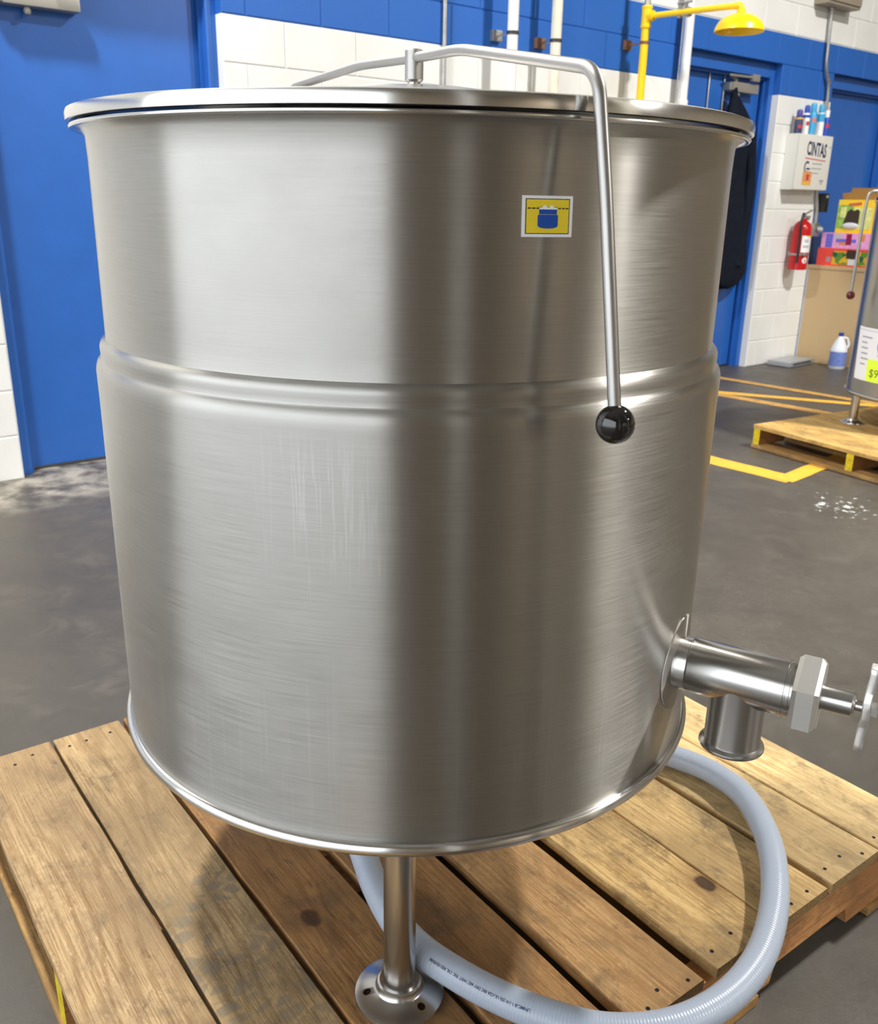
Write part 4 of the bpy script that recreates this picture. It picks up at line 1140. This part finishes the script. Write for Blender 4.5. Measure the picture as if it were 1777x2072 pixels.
# ------------------------------------------------------------------ tan cabinet and what stands on it
t = thing('low_cabinet', 'tan low cabinet standing against the blue door at far right', 'cabinet', (6.288, 0, 0))
bm = nb(); box(bm, 0, .022, -.92, 0.0, 0, .762, .001); obj('side_panel', bm, 'cabinet_tan', t)
bm = nb(); box(bm, .70, .722, -.92, 0.0, 0, .762, .001); obj('side_panel', bm, 'cabinet_tan', t)
bm = nb(); box(bm, .022, .70, -.925, -.905, .05, .755, .001); obj('front_panel', bm, 'cabinet_tan', t)
bm = nb(); box(bm, .022, .70, -.905, -.003, .03, .05); obj('bottom_shelf', bm, 'cabinet_tan', t)
bm = nb(); box(bm, -.006, .735, -.94, 0.0, .762, .790, .003); obj('cabinet_top', bm, 'cabinet_tan', t)
bm = nb(); box(bm, -.004, .000, -.018, -.001, 0, .762); obj('edge_strip', bm, 'label_grey', t)
CT = 0.7905
t = thing('snack_carton', 'red carton with fruit print at the bottom of the stack on the tan cabinet', 'carton', (6.33, -.50, CT), group='cartons stacked on the tan cabinet')
bm = nb(); box(bm, 0, .22, 0, .455, 0, .137, .003); obj('carton_body', bm, 'carton_red', t)
bm = nb(); box(bm, -.001, .002, .02, .32, .012, .118, mi=0); box(bm, -.002, .002, .10, .20, .062, .130, mi=1); box(bm, -.0025, .002, .12, .18, .012, .058, mi=2); box(bm, -.002, .002, .335, .37, .03, .07, mi=3)
obj('carton_print', bm, ['carton_fruit', 'carton_inside', 'bag_white', 'ink_grey'], t)
t = thing('snack_carton', 'pink and purple carton in the middle of the stack on the tan cabinet', 'carton', (6.335, -.49, CT + .1375), group='cartons stacked on the tan cabinet')
bm = nb(); box(bm, 0, .21, 0, .43, 0, .120, .003); obj('carton_body', bm, 'carton_pink', t)
bm = nb(); box(bm, -.001, .002, .33, .39, .005, .112, mi=0); box(bm, -.001, .002, .13, .30, .048, .075, mi=0); box(bm, -.0015, .002, .17, .215, .03, .115, mi=1); box(bm, -.0015, .002, .215, .275, .03, .05, mi=2); box(bm, -.001, .002, .26, .32, .075, .112, mi=3); box(bm, -.001, .002, .06, .11, .06, .115, mi=2)
obj('carton_print', bm, ['carton_purple', 'carton_maroon', 'carton_orange', 'label_grey'], t)
t = thing('snack_carton', 'opened yellow and green carton on top of the stack on the tan cabinet', 'carton', (6.345, -.45, CT + .258), group='cartons stacked on the tan cabinet')
bm = nb(); box(bm, 0, .17, 0, .29, 0, .255, .003); obj('carton_body', bm, 'carton_yellow', t)
bm = nb(); box(bm, -.001, .002, .155, .285, .035, .215, mi=0); box(bm, -.001, .002, .0, .155, .035, .195, mi=1); box(bm, -.0012, .002, .215, .262, .12, .20, mi=1)
obj('carton_print', bm, ['carton_green', 'carton_lime'], t)
bm = nb()
prism(bm, [(.10, .05), (.235, .05), (.205, .165), (.175, .185), (.15, .172), (.12, .185), (.10, .170)], .003, Mx=Matrix(((0, 0, 1, -.004), (1, 0, 0, 0), (0, 1, 0, 0), (0, 0, 0, 1))))
obj('window_opening', bm, 'carton_inside', t)
bm = nb(); bmesh.ops.create_uvsphere(bm, u_segments=16, v_segments=10, radius=1); bmesh.ops.transform(bm, matrix=Matrix.Translation((-.004, .165, .058)) @ Matrix.Diagonal((.012, .07, .024, 1)), verts=bm.verts); obj('white_bag', bm, 'bag_white', t, smooth=60)
bm = nb()
for k in range(6):
    y0 = .20 - k * .018; box(bm, -.002, .002, y0 - .013, y0, .205 + k * .002, .228 + k * .002)
obj('carton_lettering', bm, 'can_red', t)
bm = nb(); prism(bm, [(.0, .255), (.285, .255), (.30, .305), (.23, .31), (.22, .345), (.0, .345)], .004, Mx=Matrix(((0, 0, 1, .05), (1, 0, 0, 0), (0, 1, 0, 0), (0, 0, 0, 1))))
obj('open_flap', bm, 'cardboard', t)

t = thing('bleach_jug', 'white plastic jug with blue label and cap on the floor by the tan cabinet', 'jug', (6.165, -.452, 0))
bm = nb()
prof = [(.0, .0), (.058, .0), (.064, .006), (.065, .15), (.060, .165), (.047, .20), (.030, .235), (.020, .255), (.018, .268), (0, .268)]
lathe(bm, prof, 32); obj('jug_body', bm, 'jug_plastic', t, smooth=45)
bm = nb(); lathe(bm, [(.0655, .025), (.0655, .140)], 32); obj('jug_label', bm, 'jug_label', t, smooth=60)
bm = nb(); lathe(bm, [(.019, .262), (.0205, .264), (.0205, .286), (.018, .289), (0, .289)], 20); obj('cap', bm, 'cap_blue', t, smooth=40)
bm = nb(); tube(bm, round_path([(.018 * .79, -.018 * .61, .25), (.045, -.034, .245), (.060, -.046, .19), (.046, -.036, .165)], .02), .010, 12); obj('handle', bm, 'jug_plastic', t, smooth=60)

t = thing('network_switch', 'flat grey metal switch box lying on the floor below the extinguisher', 'device', (5.835, -.235, 0), (0, 0, R(4)))
bm = nb(); box(bm, 0, .40, 0, .20, .004, .042, .003); obj('case', bm, 'device_grey', t, smooth=35)
bm = nb()
for k in range(10): box(bm, .055 + k * .030, .078 + k * .030, -.001, .004, .014, .030)
obj('port', bm, 'black_plastic', t)
bm = nb()
for x in (.03, .37):
    for y in (.03, .17): lathe(bm, [(.012, 0), (.012, .005)], 10, cap=True, Mx=Matrix.Translation((x, y, 0)))
obj('rubber_foot', bm, 'black_plastic', t)
